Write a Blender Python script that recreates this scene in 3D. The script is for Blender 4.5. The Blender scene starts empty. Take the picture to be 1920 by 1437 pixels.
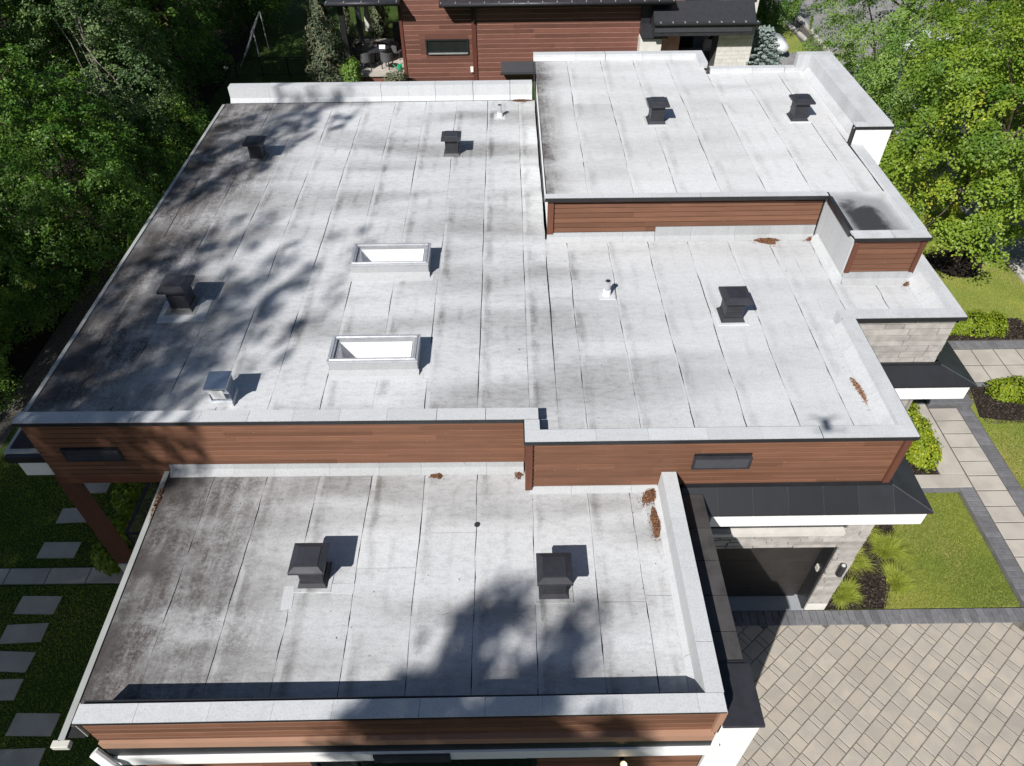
import bpy, bmesh, math, random
import numpy as np
from mathutils import Vector, Matrix
random.seed(7)
rng = np.random.default_rng(7)
SC = bpy.context.scene
COL = SC.collection

# ------------------------------------------------------------------ camera, sky, sun, exposure
CAM_Z = 14.86
def cam_axes(p, r, y):
    f = Vector((0, math.cos(p), -math.sin(p))); u = Vector((0, math.sin(p), math.cos(p))); x = Vector((1, 0, 0))
    Zr = Matrix.Rotation(y, 3, 'Z'); f, u, x = Zr @ f, Zr @ u, Zr @ x
    return x*math.cos(r) + u*math.sin(r), u*math.cos(r) - x*math.sin(r), f
_x, _u, _f = cam_axes(math.radians(44.6), math.radians(-0.73), math.radians(-0.04))
cam_data = bpy.data.cameras.new('camera'); cam = bpy.data.objects.new('camera', cam_data); COL.objects.link(cam)
cam_data.sensor_width = 36; cam_data.lens = 36*1349/1920; cam_data.clip_end = 500; cam_data.clip_start = .1
mw = Matrix.Identity(4)
for i, a in enumerate((_x, _u, -_f)):
    for j in range(3): mw[j][i] = a[j]
mw.translation = (0, 0, CAM_Z); cam.matrix_world = mw
SC.camera = cam

SUN = Vector((-.595, -.905, 1)).normalized()
world = bpy.data.worlds.new('World'); SC.world = world; world.use_nodes = True
wn = world.node_tree; sky = wn.nodes.new('ShaderNodeTexSky'); sky.sky_type = 'NISHITA'; sky.sun_disc = False
sky.sun_elevation = math.asin(SUN.z); sky.sun_rotation = math.atan2(SUN.x, SUN.y)
sky.air_density = 1.0; sky.dust_density = .6
wn.links.new(sky.outputs[0], wn.nodes['Background'].inputs[0]); wn.nodes['Background'].inputs[1].default_value = .052
sd = bpy.data.lights.new('sun', 'SUN'); sd.energy = 5.0; sd.angle = math.radians(.53); sd.color = (1, .968, .925)
so = bpy.data.objects.new('sun', sd); COL.objects.link(so); so.rotation_euler = SUN.to_track_quat('Z', 'Y').to_euler(); so.location = (-30, -40, 50)
SC.view_settings.view_transform = 'Standard'; SC.view_settings.look = 'None'; SC.view_settings.gamma = 1; SC.view_settings.exposure = 0.36
SC.view_settings.use_curve_mapping = False
SC.render.engine = 'CYCLES'; SC.cycles.use_denoising = True; SC.cycles.max_bounces = 6; SC.cycles.transparent_max_bounces = 8
SC.cycles.diffuse_bounces = 3; SC.cycles.glossy_bounces = 3; SC.cycles.sample_clamp_indirect = 6

# ------------------------------------------------------------------ node helpers
class NT:
    def __init__(s, name):
        s.m = bpy.data.materials.new(name); s.m.use_nodes = True; s.t = s.m.node_tree; s.p = s.t.nodes['Principled BSDF']; s.out = s.t.nodes['Material Output']
    def n(s, typ, **k):
        a = s.t.nodes.new(typ)
        for q, v in k.items(): setattr(a, q, v)
        return a
    def l(s, a, b): s.t.links.new(a, b)
    def val(s, inp, v):
        if hasattr(v, 'links') or isinstance(v, bpy.types.NodeSocket): s.l(v, inp)
        else: inp.default_value = v
    def math(s, op, a, b=0.0, c=None, clamp=False):
        m = s.n('ShaderNodeMath', operation=op, use_clamp=clamp); s.val(m.inputs[0], a); s.val(m.inputs[1], b)
        if c is not None: s.val(m.inputs[2], c)
        return m.outputs[0]
    def pos(s): return s.n('ShaderNodeNewGeometry').outputs['Position']
    def objc(s): return s.n('ShaderNodeTexCoord').outputs['Object']
    def sep(s, v):
        q = s.n('ShaderNodeSeparateXYZ'); s.l(v, q.inputs[0]); return q.outputs
    def comb(s, x, y, z=0.0):
        q = s.n('ShaderNodeCombineXYZ'); s.val(q.inputs[0], x); s.val(q.inputs[1], y); s.val(q.inputs[2], z); return q.outputs[0]
    def scale(s, v, sc):
        q = s.n('ShaderNodeVectorMath', operation='MULTIPLY'); s.l(v, q.inputs[0]); q.inputs[1].default_value = sc; return q.outputs[0]
    def add(s, v, w):
        q = s.n('ShaderNodeVectorMath', operation='ADD'); s.l(v, q.inputs[0]); s.val(q.inputs[1], w); return q.outputs[0]
    def noise(s, v, sc, det=3.0, rough=.55, dist=0.0):
        q = s.n('ShaderNodeTexNoise'); s.l(v, q.inputs['Vector']); q.inputs['Scale'].default_value = sc; q.inputs['Detail'].default_value = det
        q.inputs['Roughness'].default_value = rough; q.inputs['Distortion'].default_value = dist; return q.outputs[0]
    def ramp(s, v, lo, hi, a=0.0, b=1.0):
        q = s.n('ShaderNodeMapRange', interpolation_type='SMOOTHSTEP'); s.val(q.inputs[0], v); q.inputs[1].default_value = lo; q.inputs[2].default_value = hi
        q.inputs[3].default_value = a; q.inputs[4].default_value = b; return q.outputs[0]
    def mix(s, f, a, b, mode='MIX'):
        q = s.n('ShaderNodeMix', data_type='RGBA', blend_type=mode); s.val(q.inputs[0], f)
        for i, c in ((6, a), (7, b)):
            if isinstance(c, (tuple, list)): q.inputs[i].default_value = (*c[:3], 1)
            else: s.l(c, q.inputs[i])
        return q.outputs[2]
    def bump(s, h, strength=.3, dist=.01):
        q = s.n('ShaderNodeBump'); q.inputs['Strength'].default_value = strength; q.inputs['Distance'].default_value = dist; s.l(h, q.inputs['Height']); s.l(q.outputs[0], s.p.inputs['Normal'])
    def done(s, col, rough=.8, metal=0.0, spec=.3):
        s.val(s.p.inputs['Base Color'], (*col, 1) if isinstance(col, tuple) and len(col) == 3 else col)
        s.val(s.p.inputs['Roughness'], rough); s.p.inputs['Metallic'].default_value = metal; s.p.inputs['Specular IOR Level'].default_value = spec
        return s.m

def mat_plain(name, col, rough=.7, metal=0, spec=.3, var=.12, sc=3.0, bump=0, rnd=0.0):
    t = NT(name); P = t.pos(); f = t.noise(P, sc, 4); c2 = tuple(max(0, x*(1-2*var)) for x in col)
    c = t.mix(t.ramp(f, .35, .7), col, c2)
    if rnd:
        o = t.n('ShaderNodeObjectInfo'); c = t.mix(1.0, c, t.comb_rgb(o.outputs['Random'], rnd) if hasattr(t, 'comb_rgb') else _rnd(t, o.outputs['Random'], rnd), 'MULTIPLY')
    if bump: t.bump(t.noise(P, 60, 3), bump)
    return t.done(c, t.ramp(f, .3, .7, rough*.9, min(1, rough*1.1)), metal, spec)
def _rnd(t, v, amt):
    k = t.math('ADD', t.math('MULTIPLY', v, 2*amt), 1-amt); return t.comb(k, k, k)

def mat_membrane(name, seam0, pitch, dirt=1.0, leftx=None, tint=(.570, .582, .596), bands=1.0, leftw=1.0):
    t = NT(name); P = t.pos(); X, Y, Zc = t.sep(P)
    big = t.noise(P, .22, 3)
    # soft weathering bands that run across the sheets
    Yo = t.math('ADD', Y, t.math('MULTIPLY', t.n('ShaderNodeObjectInfo').outputs['Random'], .16))
    bnd = t.noise(t.comb(t.math('MULTIPLY', X, .17), t.math('MULTIPLY', Yo, .85)), 1.0, 2.2, .5, .25)
    b1 = t.math('MULTIPLY', t.ramp(bnd, .36, .70), t.ramp(big, .28, .62, .40, 1.0))
    # streaks along the laps
    fr = t.math('FRACT', t.math('MULTIPLY', t.math('SUBTRACT', X, seam0), 1/pitch))
    wob = t.noise(t.comb(t.math('MULTIPLY', X, 2.6), t.math('MULTIPLY', Y, 1.0)), 1.0, 5, .65)
    lap = t.math('MULTIPLY', t.ramp(t.math('ABSOLUTE', t.math('SUBTRACT', fr, .16)), .16, .0), t.ramp(wob, .40, .66))
    mid = t.math('MULTIPLY', t.ramp(t.math('ABSOLUTE', t.math('SUBTRACT', fr, .56)), .11, .0), t.ramp(wob, .44, .70, 0, .8))
    # scuffs: short thin lines, mostly across
    warp = t.noise(P, 1.3, 2)
    sc1 = t.noise(t.comb(t.math('MULTIPLY', X, 3.2), t.math('ADD', t.math('MULTIPLY', Y, 34), t.math('MULTIPLY', warp, 22))), 1.0, 2, .6)
    scuff = t.math('MULTIPLY', t.ramp(sc1, .66, .74), t.ramp(t.noise(P, .8, 3), .44, .66))
    d = t.math('ADD', t.math('MULTIPLY', b1, .62*bands), t.math('MULTIPLY', lap, .42))
    d = t.math('ADD', d, t.math('MULTIPLY', mid, .30)); d = t.math('ADD', d, t.math('MULTIPLY', scuff, t.math('ADD', t.math('MULTIPLY', b1, .8), .35)))
    fine = t.ramp(t.noise(t.comb(t.math('MULTIPLY', X, 4.5), t.math('MULTIPLY', Y, 11.0)), 1.0, 5, .75), .42, .70); d = t.math('ADD', d, t.math('MULTIPLY', fine, .24))
    d = t.math('MULTIPLY', d, dirt, clamp=True)
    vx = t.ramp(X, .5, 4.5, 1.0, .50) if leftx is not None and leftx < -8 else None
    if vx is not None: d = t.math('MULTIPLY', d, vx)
    pale = t.math('MULTIPLY', t.ramp(t.math('ABSOLUTE', t.math('SUBTRACT', fr, .045)), .05, .03), t.ramp(t.noise(t.comb(X, t.math('MULTIPLY', Y, 1.4)), 1.0, 3), .40, .62, 0, .45))
    d = t.math('MULTIPLY', d, t.math('SUBTRACT', 1.0, pale))
    grain = t.math('ADD', t.math('MULTIPLY', t.noise(P, 95, 2, .8), .5), t.math('MULTIPLY', t.noise(P, 34, 3, .75), .5))
    c = t.mix(d, tint, (.165, .160, .155))
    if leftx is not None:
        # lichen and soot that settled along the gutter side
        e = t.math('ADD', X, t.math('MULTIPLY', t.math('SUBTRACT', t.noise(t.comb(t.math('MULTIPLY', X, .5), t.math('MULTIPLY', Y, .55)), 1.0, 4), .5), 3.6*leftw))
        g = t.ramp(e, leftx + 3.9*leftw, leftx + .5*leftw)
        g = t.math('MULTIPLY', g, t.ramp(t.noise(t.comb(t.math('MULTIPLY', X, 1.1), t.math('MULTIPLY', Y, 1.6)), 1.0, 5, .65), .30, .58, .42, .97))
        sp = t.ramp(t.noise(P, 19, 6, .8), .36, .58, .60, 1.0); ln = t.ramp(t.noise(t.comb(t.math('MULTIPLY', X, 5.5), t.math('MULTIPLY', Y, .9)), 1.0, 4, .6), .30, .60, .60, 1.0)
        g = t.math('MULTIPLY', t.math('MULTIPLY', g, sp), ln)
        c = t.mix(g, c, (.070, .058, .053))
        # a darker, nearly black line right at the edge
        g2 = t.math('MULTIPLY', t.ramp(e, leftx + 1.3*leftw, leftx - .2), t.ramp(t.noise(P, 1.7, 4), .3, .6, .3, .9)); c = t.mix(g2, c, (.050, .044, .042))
    c = t.mix(t.ramp(grain, .38, .66, 0, .42), c, t.mix(1.0, c, (.52, .52, .52), 'MULTIPLY'))
    o = t.n('ShaderNodeObjectInfo'); c = t.mix(1.0, c, _rnd(t, o.outputs['Random'], .045), 'MULTIPLY')
    h = t.math('ADD', grain, t.math('MULTIPLY', t.noise(P, 2.0, 3), 1.5)); t.bump(h, .35, .012)
    return t.done(c, .92, 0, .15)

def mat_wood(name, ca, cb, axis='X', rnd=.2, rough=.62, spec=.25):
    t = NT(name); P = t.pos(); o = t.n('ShaderNodeObjectInfo').outputs['Random']
    off = t.comb(t.math('MULTIPLY', o, 37), t.math('MULTIPLY', o, 11), t.math('MULTIPLY', o, 5)); V = t.add(P, off)
    s = {'X': (.9, 26, 26), 'Y': (40, 1.2, 40), 'Z': (40, 40, 1.2)}[axis]
    g = t.noise(t.scale(V, s), 1.0, 4, .6, .6); b = t.noise(V, 1.1, 3)
    c = t.mix(t.ramp(g, .30, .75, 0, .75), ca, cb); c = t.mix(t.ramp(b, .4, .75, 0, .35), c, tuple(x*.6 for x in ca))
    c = t.mix(1.0, c, _rnd(t, o, rnd), 'MULTIPLY')
    kn = t.n('ShaderNodeTexVoronoi'); t.l(t.scale(P, (3.3, 8.3, 8.3)), kn.inputs['Vector']); kn.inputs['Scale'].default_value = 1.3
    c = t.mix(t.ramp(kn.outputs['Distance'], .05, .03), c, (.45, .30, .18))
    t.bump(g, .25, .004)
    return t.done(c, rough, 0, spec)

def mat_leaf(name, dark, light, tip=None, trans=.35, rough=.45):
    t = NT(name); a = t.n('ShaderNodeAttribute', attribute_name='tint'); o = t.n('ShaderNodeObjectInfo').outputs['Random']
    f = t.math('ADD', a.outputs['Fac'], t.math('MULTIPLY', t.math('SUBTRACT', o, .5), .25), clamp=True)
    c = t.mix(t.ramp(f, 0, .75), dark, light)
    if tip: c = t.mix(t.ramp(f, .82, 1.0), c, tip)
    t.done(c, rough, 0, .35)
    tr = t.n('ShaderNodeBsdfTranslucent'); t.l(t.mix(1.0, c, (1.25, 1.35, .55), 'MULTIPLY'), tr.inputs[0])
    m = t.n('ShaderNodeMixShader'); m.inputs[0].default_value = trans; t.l(t.p.outputs[0], m.inputs[1]); t.l(tr.outputs[0], m.inputs[2]); t.l(m.outputs[0], t.out.inputs[0])
    return t.m

def mat_glass(name, tint=(.75, .8, .82), alpha=.25, rough=.03):
    t = NT(name); t.done(tint, rough, 0, .8); tr = t.n('ShaderNodeBsdfTransparent'); tr.inputs[0].default_value = (.99, .99, .99, 1)
    gl = t.n('ShaderNodeBsdfGlossy'); gl.inputs['Roughness'].default_value = rough
    fr = t.n('ShaderNodeLayerWeight'); fr.inputs[0].default_value = .5
    m = t.n('ShaderNodeMixShader'); t.l(t.math('MULTIPLY_ADD', t.math('POWER', fr.outputs['Facing'], 4.0), .5, .05), m.inputs[0]); t.l(tr.outputs[0], m.inputs[1]); t.l(gl.outputs[0], m.inputs[2]); t.l(m.outputs[0], t.out.inputs[0])
    return t.m

MT = {}
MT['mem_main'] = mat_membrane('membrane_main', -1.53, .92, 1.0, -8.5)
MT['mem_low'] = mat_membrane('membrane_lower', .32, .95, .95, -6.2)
MT['mem_up'] = mat_membrane('membrane_upper', 1.72, .98, .55, .70, (.615, .62, .625), .8, .22)
MT['mem_cap'] = mat_membrane('membrane_cap', 0, 60, .42, None, (.53, .545, .56), .4)
MT['mem_stand'] = mat_membrane('membrane_upstand', 0, 60, .5, None, (.415, .425, .435), .5)
MT['coping'] = mat_plain('coping_metal', (.064, .061, .060), .45, 0, .4, .2, 3, 0, .12)
MT['mem_wet'] = mat_plain('membrane_soot', (.055, .058, .064), .7, 0, .3, .18, 2.0, .3)
MT['bitumen'] = mat_plain('bitumen', (.018, .018, .02), .6, 0, .4, .2, 8)
MT['blackmetal'] = mat_plain('black_metal', (.022, .023, .026), .38, 0, .5, .15, 2.2, 0, .15)
MT['charcoal'] = mat_plain('charcoal_metal', (.033, .034, .041), .48, 0, .45, .15, 5, 0, .12)
MT['louver'] = mat_plain('louver_metal', (.05, .052, .06), .5, 0, .4, .1, 5)
MT['white'] = mat_plain('white_paint', (.80, .80, .79), .55, 0, .3, .03, 1.5)
MT['pale'] = mat_plain('pale_metal', (.52, .51, .46), .5, 0, .35, .06, 2)
MT['wood'] = mat_wood('brown_cladding', (.180, .087, .053), (.130, .060, .036), rnd=.18)
MT['woodY'] = mat_wood('brown_cladding_side', (.18, .09, .06), (.135, .064, .042), 'Y')
MT['woodZ'] = mat_wood('brown_trim', (.14, .055, .035), (.10, .040, .025), 'Z')
MT['woodtan'] = mat_wood('tan_trim', (.42, .25, .17), (.37, .21, .14))
MT['postwood'] = mat_wood('dark_post', (.10, .045, .03), (.07, .03, .02), 'Z')
MT['maroon'] = mat_wood('maroon_cladding', (.165, .074, .056), (.128, .055, .041), rnd=.24)
MT['maroonZ'] = mat_wood('maroon_trim', (.13, .042, .03), (.10, .034, .026), 'Z')
MT['joint'] = mat_plain('pale_joint', (.46, .27, .21), .8)
MT['stone'] = mat_plain('grey_stone', (.40, .378, .352), .85, 0, .2, .13, 5, .4, .17)
MT['palebrick'] = mat_plain('pale_brick', (.62, .60, .56), .85, 0, .2, .06, 4, .3, .06)
MT['mortar'] = mat_plain('mortar', (.10, .095, .09), .9)
MT['concrete'] = mat_plain('concrete', (.43, .395, .35), .88, 0, .2, .10, 1.6, .3, .06)
MT['granite'] = mat_plain('granite', (.34, .36, .38), .7, 0, .3, .25, 90, .2)
MT['greypaver'] = mat_plain('grey_paver', (.155, .155, .165), .9, 0, .2, .10, 7, .4, .16)
MT['paver'] = None
MT['joint_sand'] = mat_plain('joint_sand', (.165, .150, .130), .95, 0, .1, .2, 9)
MT['alu'] = mat_plain('aluminium', (.66, .67, .69), .30, .6, .5, .08, 5)
MT['galv'] = mat_plain('galvanised', (.72, .76, .82), .22, .95, .5, .10, 9)
MT['edge'] = mat_plain('edge_metal', (.34, .35, .34), .5, 0, .35, .08, 2)
MT['wellwhite'] = mat_plain('shaft_white', (.93, .93, .94), .7, 0, .2, .02)
MT['glass'] = mat_glass('glass')
MT['darkglass'] = mat_plain('dark_glass', (.015, .017, .02), .08, 0, .8, .1)
MT['door'] = mat_plain('door_paint', (.030, .026, .024), .5, 0, .4, .1, 3)
MT['soil'] = mat_plain('mulch', (.035, .027, .022), .95, 0, .1, .4, 22, .8)
MT['bark'] = mat_plain('bark', (.11, .085, .065), .9, 0, .15, .3, 9, .6)
MT['birch'] = mat_plain('pale_bark', (.34, .31, .27), .85, 0, .15, .3, 7, .4)
MT['litter'] = mat_plain('dry_leaves', (.30, .13, .06), .9, 0, .1, .3, 30, 0)
MT['asphalt'] = mat_plain('asphalt', (.25, .243, .243), .92, 0, .2, .12, 1.2, .3)
MT['kerb'] = mat_plain('kerb_stone', (.45, .43, .39), .85, 0, .2, .12, 3, .3)
MT['gravel'] = mat_plain('gravel_dirt', (.13, .12, .105), .95, 0, .1, .3, 14, .8)
def mat_paver():
    t = NT('driveway_paver'); P = t.pos(); o = t.n('ShaderNodeObjectInfo').outputs['Random']
    off = t.comb(t.math('MULTIPLY', o, 31), t.math('MULTIPLY', o, 17), 0.0)
    c = t.mix(t.ramp(t.noise(t.add(P, off), 2.6, 3), .34, .64), (.410, .362, .298), (.350, .320, .278)); c = t.mix(1.0, c, _rnd(t, o, .075), 'MULTIPLY'); c = t.mix(t.ramp(t.noise(P, .5, 4), .5, .7, 0, .25), c, (.20, .185, .165))
    c = t.mix(t.ramp(t.noise(P, 70, 2), .4, .7, 0, .3), c, (.22, .20, .18)); t.bump(t.noise(P, 90, 2), .3, .006); return t.done(c, .9, 0, .2)
MT['paver'] = mat_paver()
def mat_grass(name, a, b, c3):
    t = NT(name); P = t.pos(); c = t.mix(t.ramp(t.noise(P, 1.1, 5, .6), .33, .66), a, b); c = t.mix(t.ramp(t.noise(P, .55, 4), .5, .72, 0, .7), c, c3)
    c = t.mix(t.ramp(t.noise(P, 26, 3), .35, .7, 0, .6), c, tuple(x*.45 for x in a)); t.bump(t.noise(P, 45, 3), .8, .03); return t.done(c, .9, 0, .1)
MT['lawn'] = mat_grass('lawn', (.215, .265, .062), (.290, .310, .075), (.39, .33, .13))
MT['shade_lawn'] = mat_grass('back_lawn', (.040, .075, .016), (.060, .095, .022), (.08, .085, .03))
MT['blade'] = mat_leaf('grass_blade', (.215, .285, .055), (.370, .400, .085), (.52, .46, .18), .42, .6)
MT['orn'] = mat_leaf('ornamental_blade', (.28, .34, .045), (.48, .52, .10), (.62, .57, .24), .42, .55)
MT['leaf_forest'] = mat_leaf('forest_leaf', (.042, .112, .015), (.125, .228, .034), (.36, .42, .09), .33)
MT['leaf_birch'] = mat_leaf('pale_forest_leaf', (.062, .118, .038), (.160, .232, .085), (.42, .45, .22), .27)
MT['leaf_maple'] = mat_leaf('maple_leaf', (.085, .168, .018), (.235, .325, .034), (.50, .47, .05), .33)
MT['leaf_green'] = mat_leaf('green_tree_leaf', (.085, .175, .028), (.205, .320, .065), (.38, .46, .12), .36)
MT['leaf_hedge'] = mat_leaf('hedge_leaf', (.120, .185, .014), (.255, .320, .022), (.50, .46, .04), .34)
MT['leaf_cedar'] = mat_leaf('juniper_leaf', (.060, .085, .045), (.145, .175, .105), (.24, .20, .11), .2, .6)
MT['leaf_spruce'] = mat_leaf('blue_spruce_needle', (.20, .26, .26), (.42, .50, .50), (.55, .60, .58), .2, .6)
MT['leaf_dark'] = mat_leaf('conifer_needle', (.015, .032, .012), (.03, .055, .02), None, .15, .6)
MT['carpaint'] = mat_plain('white_car_paint', (.72, .73, .74), .18, 0, .6, .01)
MT['tyre'] = mat_plain('tyre_rubber', (.02, .02, .02), .8)
MT['rubber'] = mat_plain('wicker', (.10, .10, .105), .7, 0, .3, .2, 40)
MT['net'] = mat_plain('white_tube', (.55, .55, .55), .5)
MT['green'] = mat_plain('green_plastic', (.02, .30, .16), .4)
MT['terra'] = mat_plain('terracotta', (.38, .12, .06), .7)
def mat_bulb():
    t = NT('lit_bulb'); t.done((.9, .8, .6), .4); t.p.inputs['Emission Color'].default_value = (1, .72, .35, 1); t.p.inputs['Emission Strength'].default_value = 6; return t.m
MT['bulb'] = mat_bulb()

# ------------------------------------------------------------------ mesh helpers
class MB:
    def __init__(s): s.v = []; s.f = []
    def poly(s, pts):
        k = len(s.v); s.v += [tuple(p) for p in pts]; s.f.append(tuple(range(k, k+len(pts)))); return s
    def box(s, x0, x1, y0, y1, z0, z1, skip=()):
        k = len(s.v); s.v += [(x0,y0,z0),(x1,y0,z0),(x1,y1,z0),(x0,y1,z0),(x0,y0,z1),(x1,y0,z1),(x1,y1,z1),(x0,y1,z1)]
        for n, f in (('b',(3,2,1,0)),('t',(4,5,6,7)),('f',(0,1,5,4)),('r',(1,2,6,5)),('k',(2,3,7,6)),('l',(3,0,4,7))):
            if n not in skip: s.f.append(tuple(k+i for i in f))
        return s
    def prism(s, pts, z0, z1):
        n = len(pts); k = len(s.v); s.v += [(x, y, z0) for x, y in pts] + [(x, y, z1) for x, y in pts]
        s.f.append(tuple(k+i for i in reversed(range(n)))); s.f.append(tuple(k+n+i for i in range(n)))
        for i in range(n): j = (i+1) % n; s.f.append((k+i, k+j, k+n+j, k+n+i))
        return s
    def extr(s, prof, a, b):
        """closed profile of 3-d points, swept from offset vector a to b"""
        n = len(prof); k = len(s.v); a = Vector(a); b = Vector(b)
        s.v += [tuple(Vector(p)+a) for p in prof] + [tuple(Vector(p)+b) for p in prof]
        s.f.append(tuple(k+i for i in reversed(range(n)))); s.f.append(tuple(k+n+i for i in range(n)))
        for i in range(n): j = (i+1) % n; s.f.append((k+i, k+j, k+n+j, k+n+i))
        return s
    def frus(s, cx, cy, z0, z1, a0, a1, b0=None, b1=None, n=4, rot=math.pi/4):
        """frustum, half sizes a0 at z0 and a1 at z1 (n=4: square)"""
        q = 1/math.cos(math.pi/n) if n == 4 else 1; k = len(s.v)
        for z, a in ((z0, a0), (z1, a1)):
            for i in range(n): w = rot + 2*math.pi*i/n; s.v.append((cx+a*q*math.cos(w), cy+a*q*math.sin(w), z))
        s.f.append(tuple(k+i for i in reversed(range(n)))); s.f.append(tuple(k+n+i for i in range(n)))
        for i in range(n): j = (i+1) % n; s.f.append((k+i, k+j, k+n+j, k+n+i))
        return s
    def tube(s, p, q, r0, r1=None, n=8):
        r1 = r0 if r1 is None else r1; p = Vector(p); q = Vector(q); d = (q-p).normalized(); a = d.orthogonal().normalized(); b = d.cross(a); k = len(s.v)
        for c, r in ((p, r0), (q, r1)):
            for i in range(n): w = 2*math.pi*i/n; s.v.append(tuple(c + a*r*math.cos(w) + b*r*math.sin(w)))
        s.f.append(tuple(k+i for i in reversed(range(n)))); s.f.append(tuple(k+n+i for i in range(n)))
        for i in range(n): j = (i+1) % n; s.f.append((k+i, k+j, k+n+j, k+n+i))
        return s
    def mesh(s, name, mat, smooth=False):
        me = bpy.data.meshes.new(name); me.from_pydata(s.v, [], s.f); me.update()
        bm = bmesh.new(); bm.from_mesh(me); bmesh.ops.recalc_face_normals(bm, faces=bm.faces); bm.to_mesh(me); bm.free()
        if mat: me.materials.append(mat if not isinstance(mat, str) else MT[mat])
        if smooth: me.polygons.foreach_set('use_smooth', [True]*len(me.polygons))
        return me
    def build(s, name, mat, parent=None, smooth=False, bevel=0):
        o = bpy.data.objects.new(name, s.mesh(name, mat, smooth)); COL.objects.link(o)
        if parent is not None: o.parent = parent; o.matrix_parent_inverse = parent_inv(parent)
        if bevel: m = o.modifiers.new('bevel', 'BEVEL'); m.width = bevel; m.segments = 2; m.limit_method = 'ANGLE'
        return o
_pw = {}
def parent_inv(p):
    """inverse of the parent's world matrix, so children may be written in world coordinates"""
    m = Matrix.Identity(4); q = p
    while q is not None:
        m = q.matrix_basis_cached if hasattr(q, 'matrix_basis_cached') else (Matrix.LocRotScale(q.location, q.rotation_euler, q.scale) if q.parent is None else q.matrix_parent_inverse @ Matrix.LocRotScale(q.location, q.rotation_euler, q.scale)) @ m
        q = q.parent
    return m.inverted()
def obj(name, me, parent=None, loc=None):
    o = bpy.data.objects.new(name, me); COL.objects.link(o)
    if parent is not None: o.parent = parent; o.matrix_parent_inverse = parent_inv(parent)
    if loc is not None: o.location = loc
    return o
def thing(name, label, cat, loc=(0, 0, 0), group=None, rz=0.0):
    o = bpy.data.objects.new(name, None); o.empty_display_size = .2; COL.objects.link(o); o.location = loc; o.rotation_euler = (0, 0, rz)
    return tag(o, label, cat, group)
def tag(o, label=None, cat=None, group=None, kind=None):
    if label: o['label'] = label
    if cat: o['category'] = cat
    if group: o['group'] = group
    if kind: o['kind'] = kind
    return o
def local(t):
    """children of t are written in t's own coordinates"""
    return t
def kid(t, name, mb, mat, smooth=False, bevel=0):
    """a part in its thing's own coordinates"""
    o = bpy.data.objects.new(name, mb.mesh(name, mat, smooth)); COL.objects.link(o); o.parent = t
    if bevel: m = o.modifiers.new('bevel', 'BEVEL'); m.width = bevel; m.segments = 2; m.limit_method = 'ANGLE'
    return o
def copy_tree(o, parent=None):
    c = o.copy(); COL.objects.link(c)
    if parent is not None: c.parent = parent
    for ch in list(o.children): copy_tree(ch, c)
    return c

def leaf_mesh(name, P, N, size, mat, tint, aspect=.62, fold=.25):
    """many folded leaves; P centres, N normals, size lengths, tint 0..1 per leaf"""
    n = len(P); a = rng.normal(size=(n, 3)); N = N/np.linalg.norm(N, axis=1, keepdims=True)
    u = np.cross(N, a); u /= np.linalg.norm(u, axis=1, keepdims=True); w = np.cross(N, u); s = size[:, None]
    V = np.empty((n, 4, 3)); V[:, 0] = P - u*s*.5; V[:, 1] = P + w*s*aspect*.5 + N*s*fold*.5 + u*s*.06; V[:, 2] = P + u*s*.5; V[:, 3] = P - w*s*aspect*.5 + N*s*fold*.5 + u*s*.06
    me = bpy.data.meshes.new(name); me.vertices.add(4*n); me.vertices.foreach_set('co', V.reshape(-1).astype('f4'))
    k = np.arange(n)*4; T = np.stack([k, k+1, k+2, k, k+2, k+3], 1).reshape(-1)
    me.loops.add(6*n); me.loops.foreach_set('vertex_index', T.astype('i4')); me.polygons.add(2*n)
    me.polygons.foreach_set('loop_start', np.arange(0, 6*n, 3, dtype='i4'))
    me.update(calc_edges=True)
    at = me.attributes.new('tint', 'FLOAT', 'FACE'); at.data.foreach_set('value', np.repeat(tint, 2).astype('f4'))
    me.materials.append(MT[mat]); return me
def blade_mesh(name, P, D, H, Wd, mat, tint, seg=2):
    """arching blades: base P, lean vector D, height H, width Wd"""
    n = len(P); ph = rng.uniform(0, 2*np.pi, n); side = np.stack([np.cos(ph), np.sin(ph), np.zeros(n)], 1)*Wd[:, None]*.5
    rows = []
    for i in range(seg+1):
        t = i/seg; c = P + D*(t**1.8) + np.stack([np.zeros(n), np.zeros(n), H*(t - .45*t**3*np.minimum(1, np.linalg.norm(D[:, :2], axis=1)/np.maximum(H, 1e-3)))], 1)
        rows += [c - side*(1-t*.9), c + side*(1-t*.9)]
    V = np.stack(rows, 1); m = 2*(seg+1); k = np.arange(n)*m; Q = []
    for i in range(seg): Q.append(np.stack([k+2*i, k+2*i+1, k+2*i+3, k+2*i+2], 1))
    Q = np.stack(Q, 1).reshape(-1); nf = n*seg
    me = bpy.data.meshes.new(name); me.vertices.add(n*m); me.vertices.foreach_set('co', V.reshape(-1).astype('f4'))
    me.loops.add(4*nf); me.loops.foreach_set('vertex_index', Q.astype('i4')); me.polygons.add(nf); me.polygons.foreach_set('loop_start', np.arange(0, 4*nf, 4, dtype='i4')); me.update(calc_edges=True)
    at = me.attributes.new('tint', 'FLOAT', 'FACE'); at.data.foreach_set('value', np.repeat(tint, seg).astype('f4')); me.materials.append(MT[mat]); return me
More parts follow.
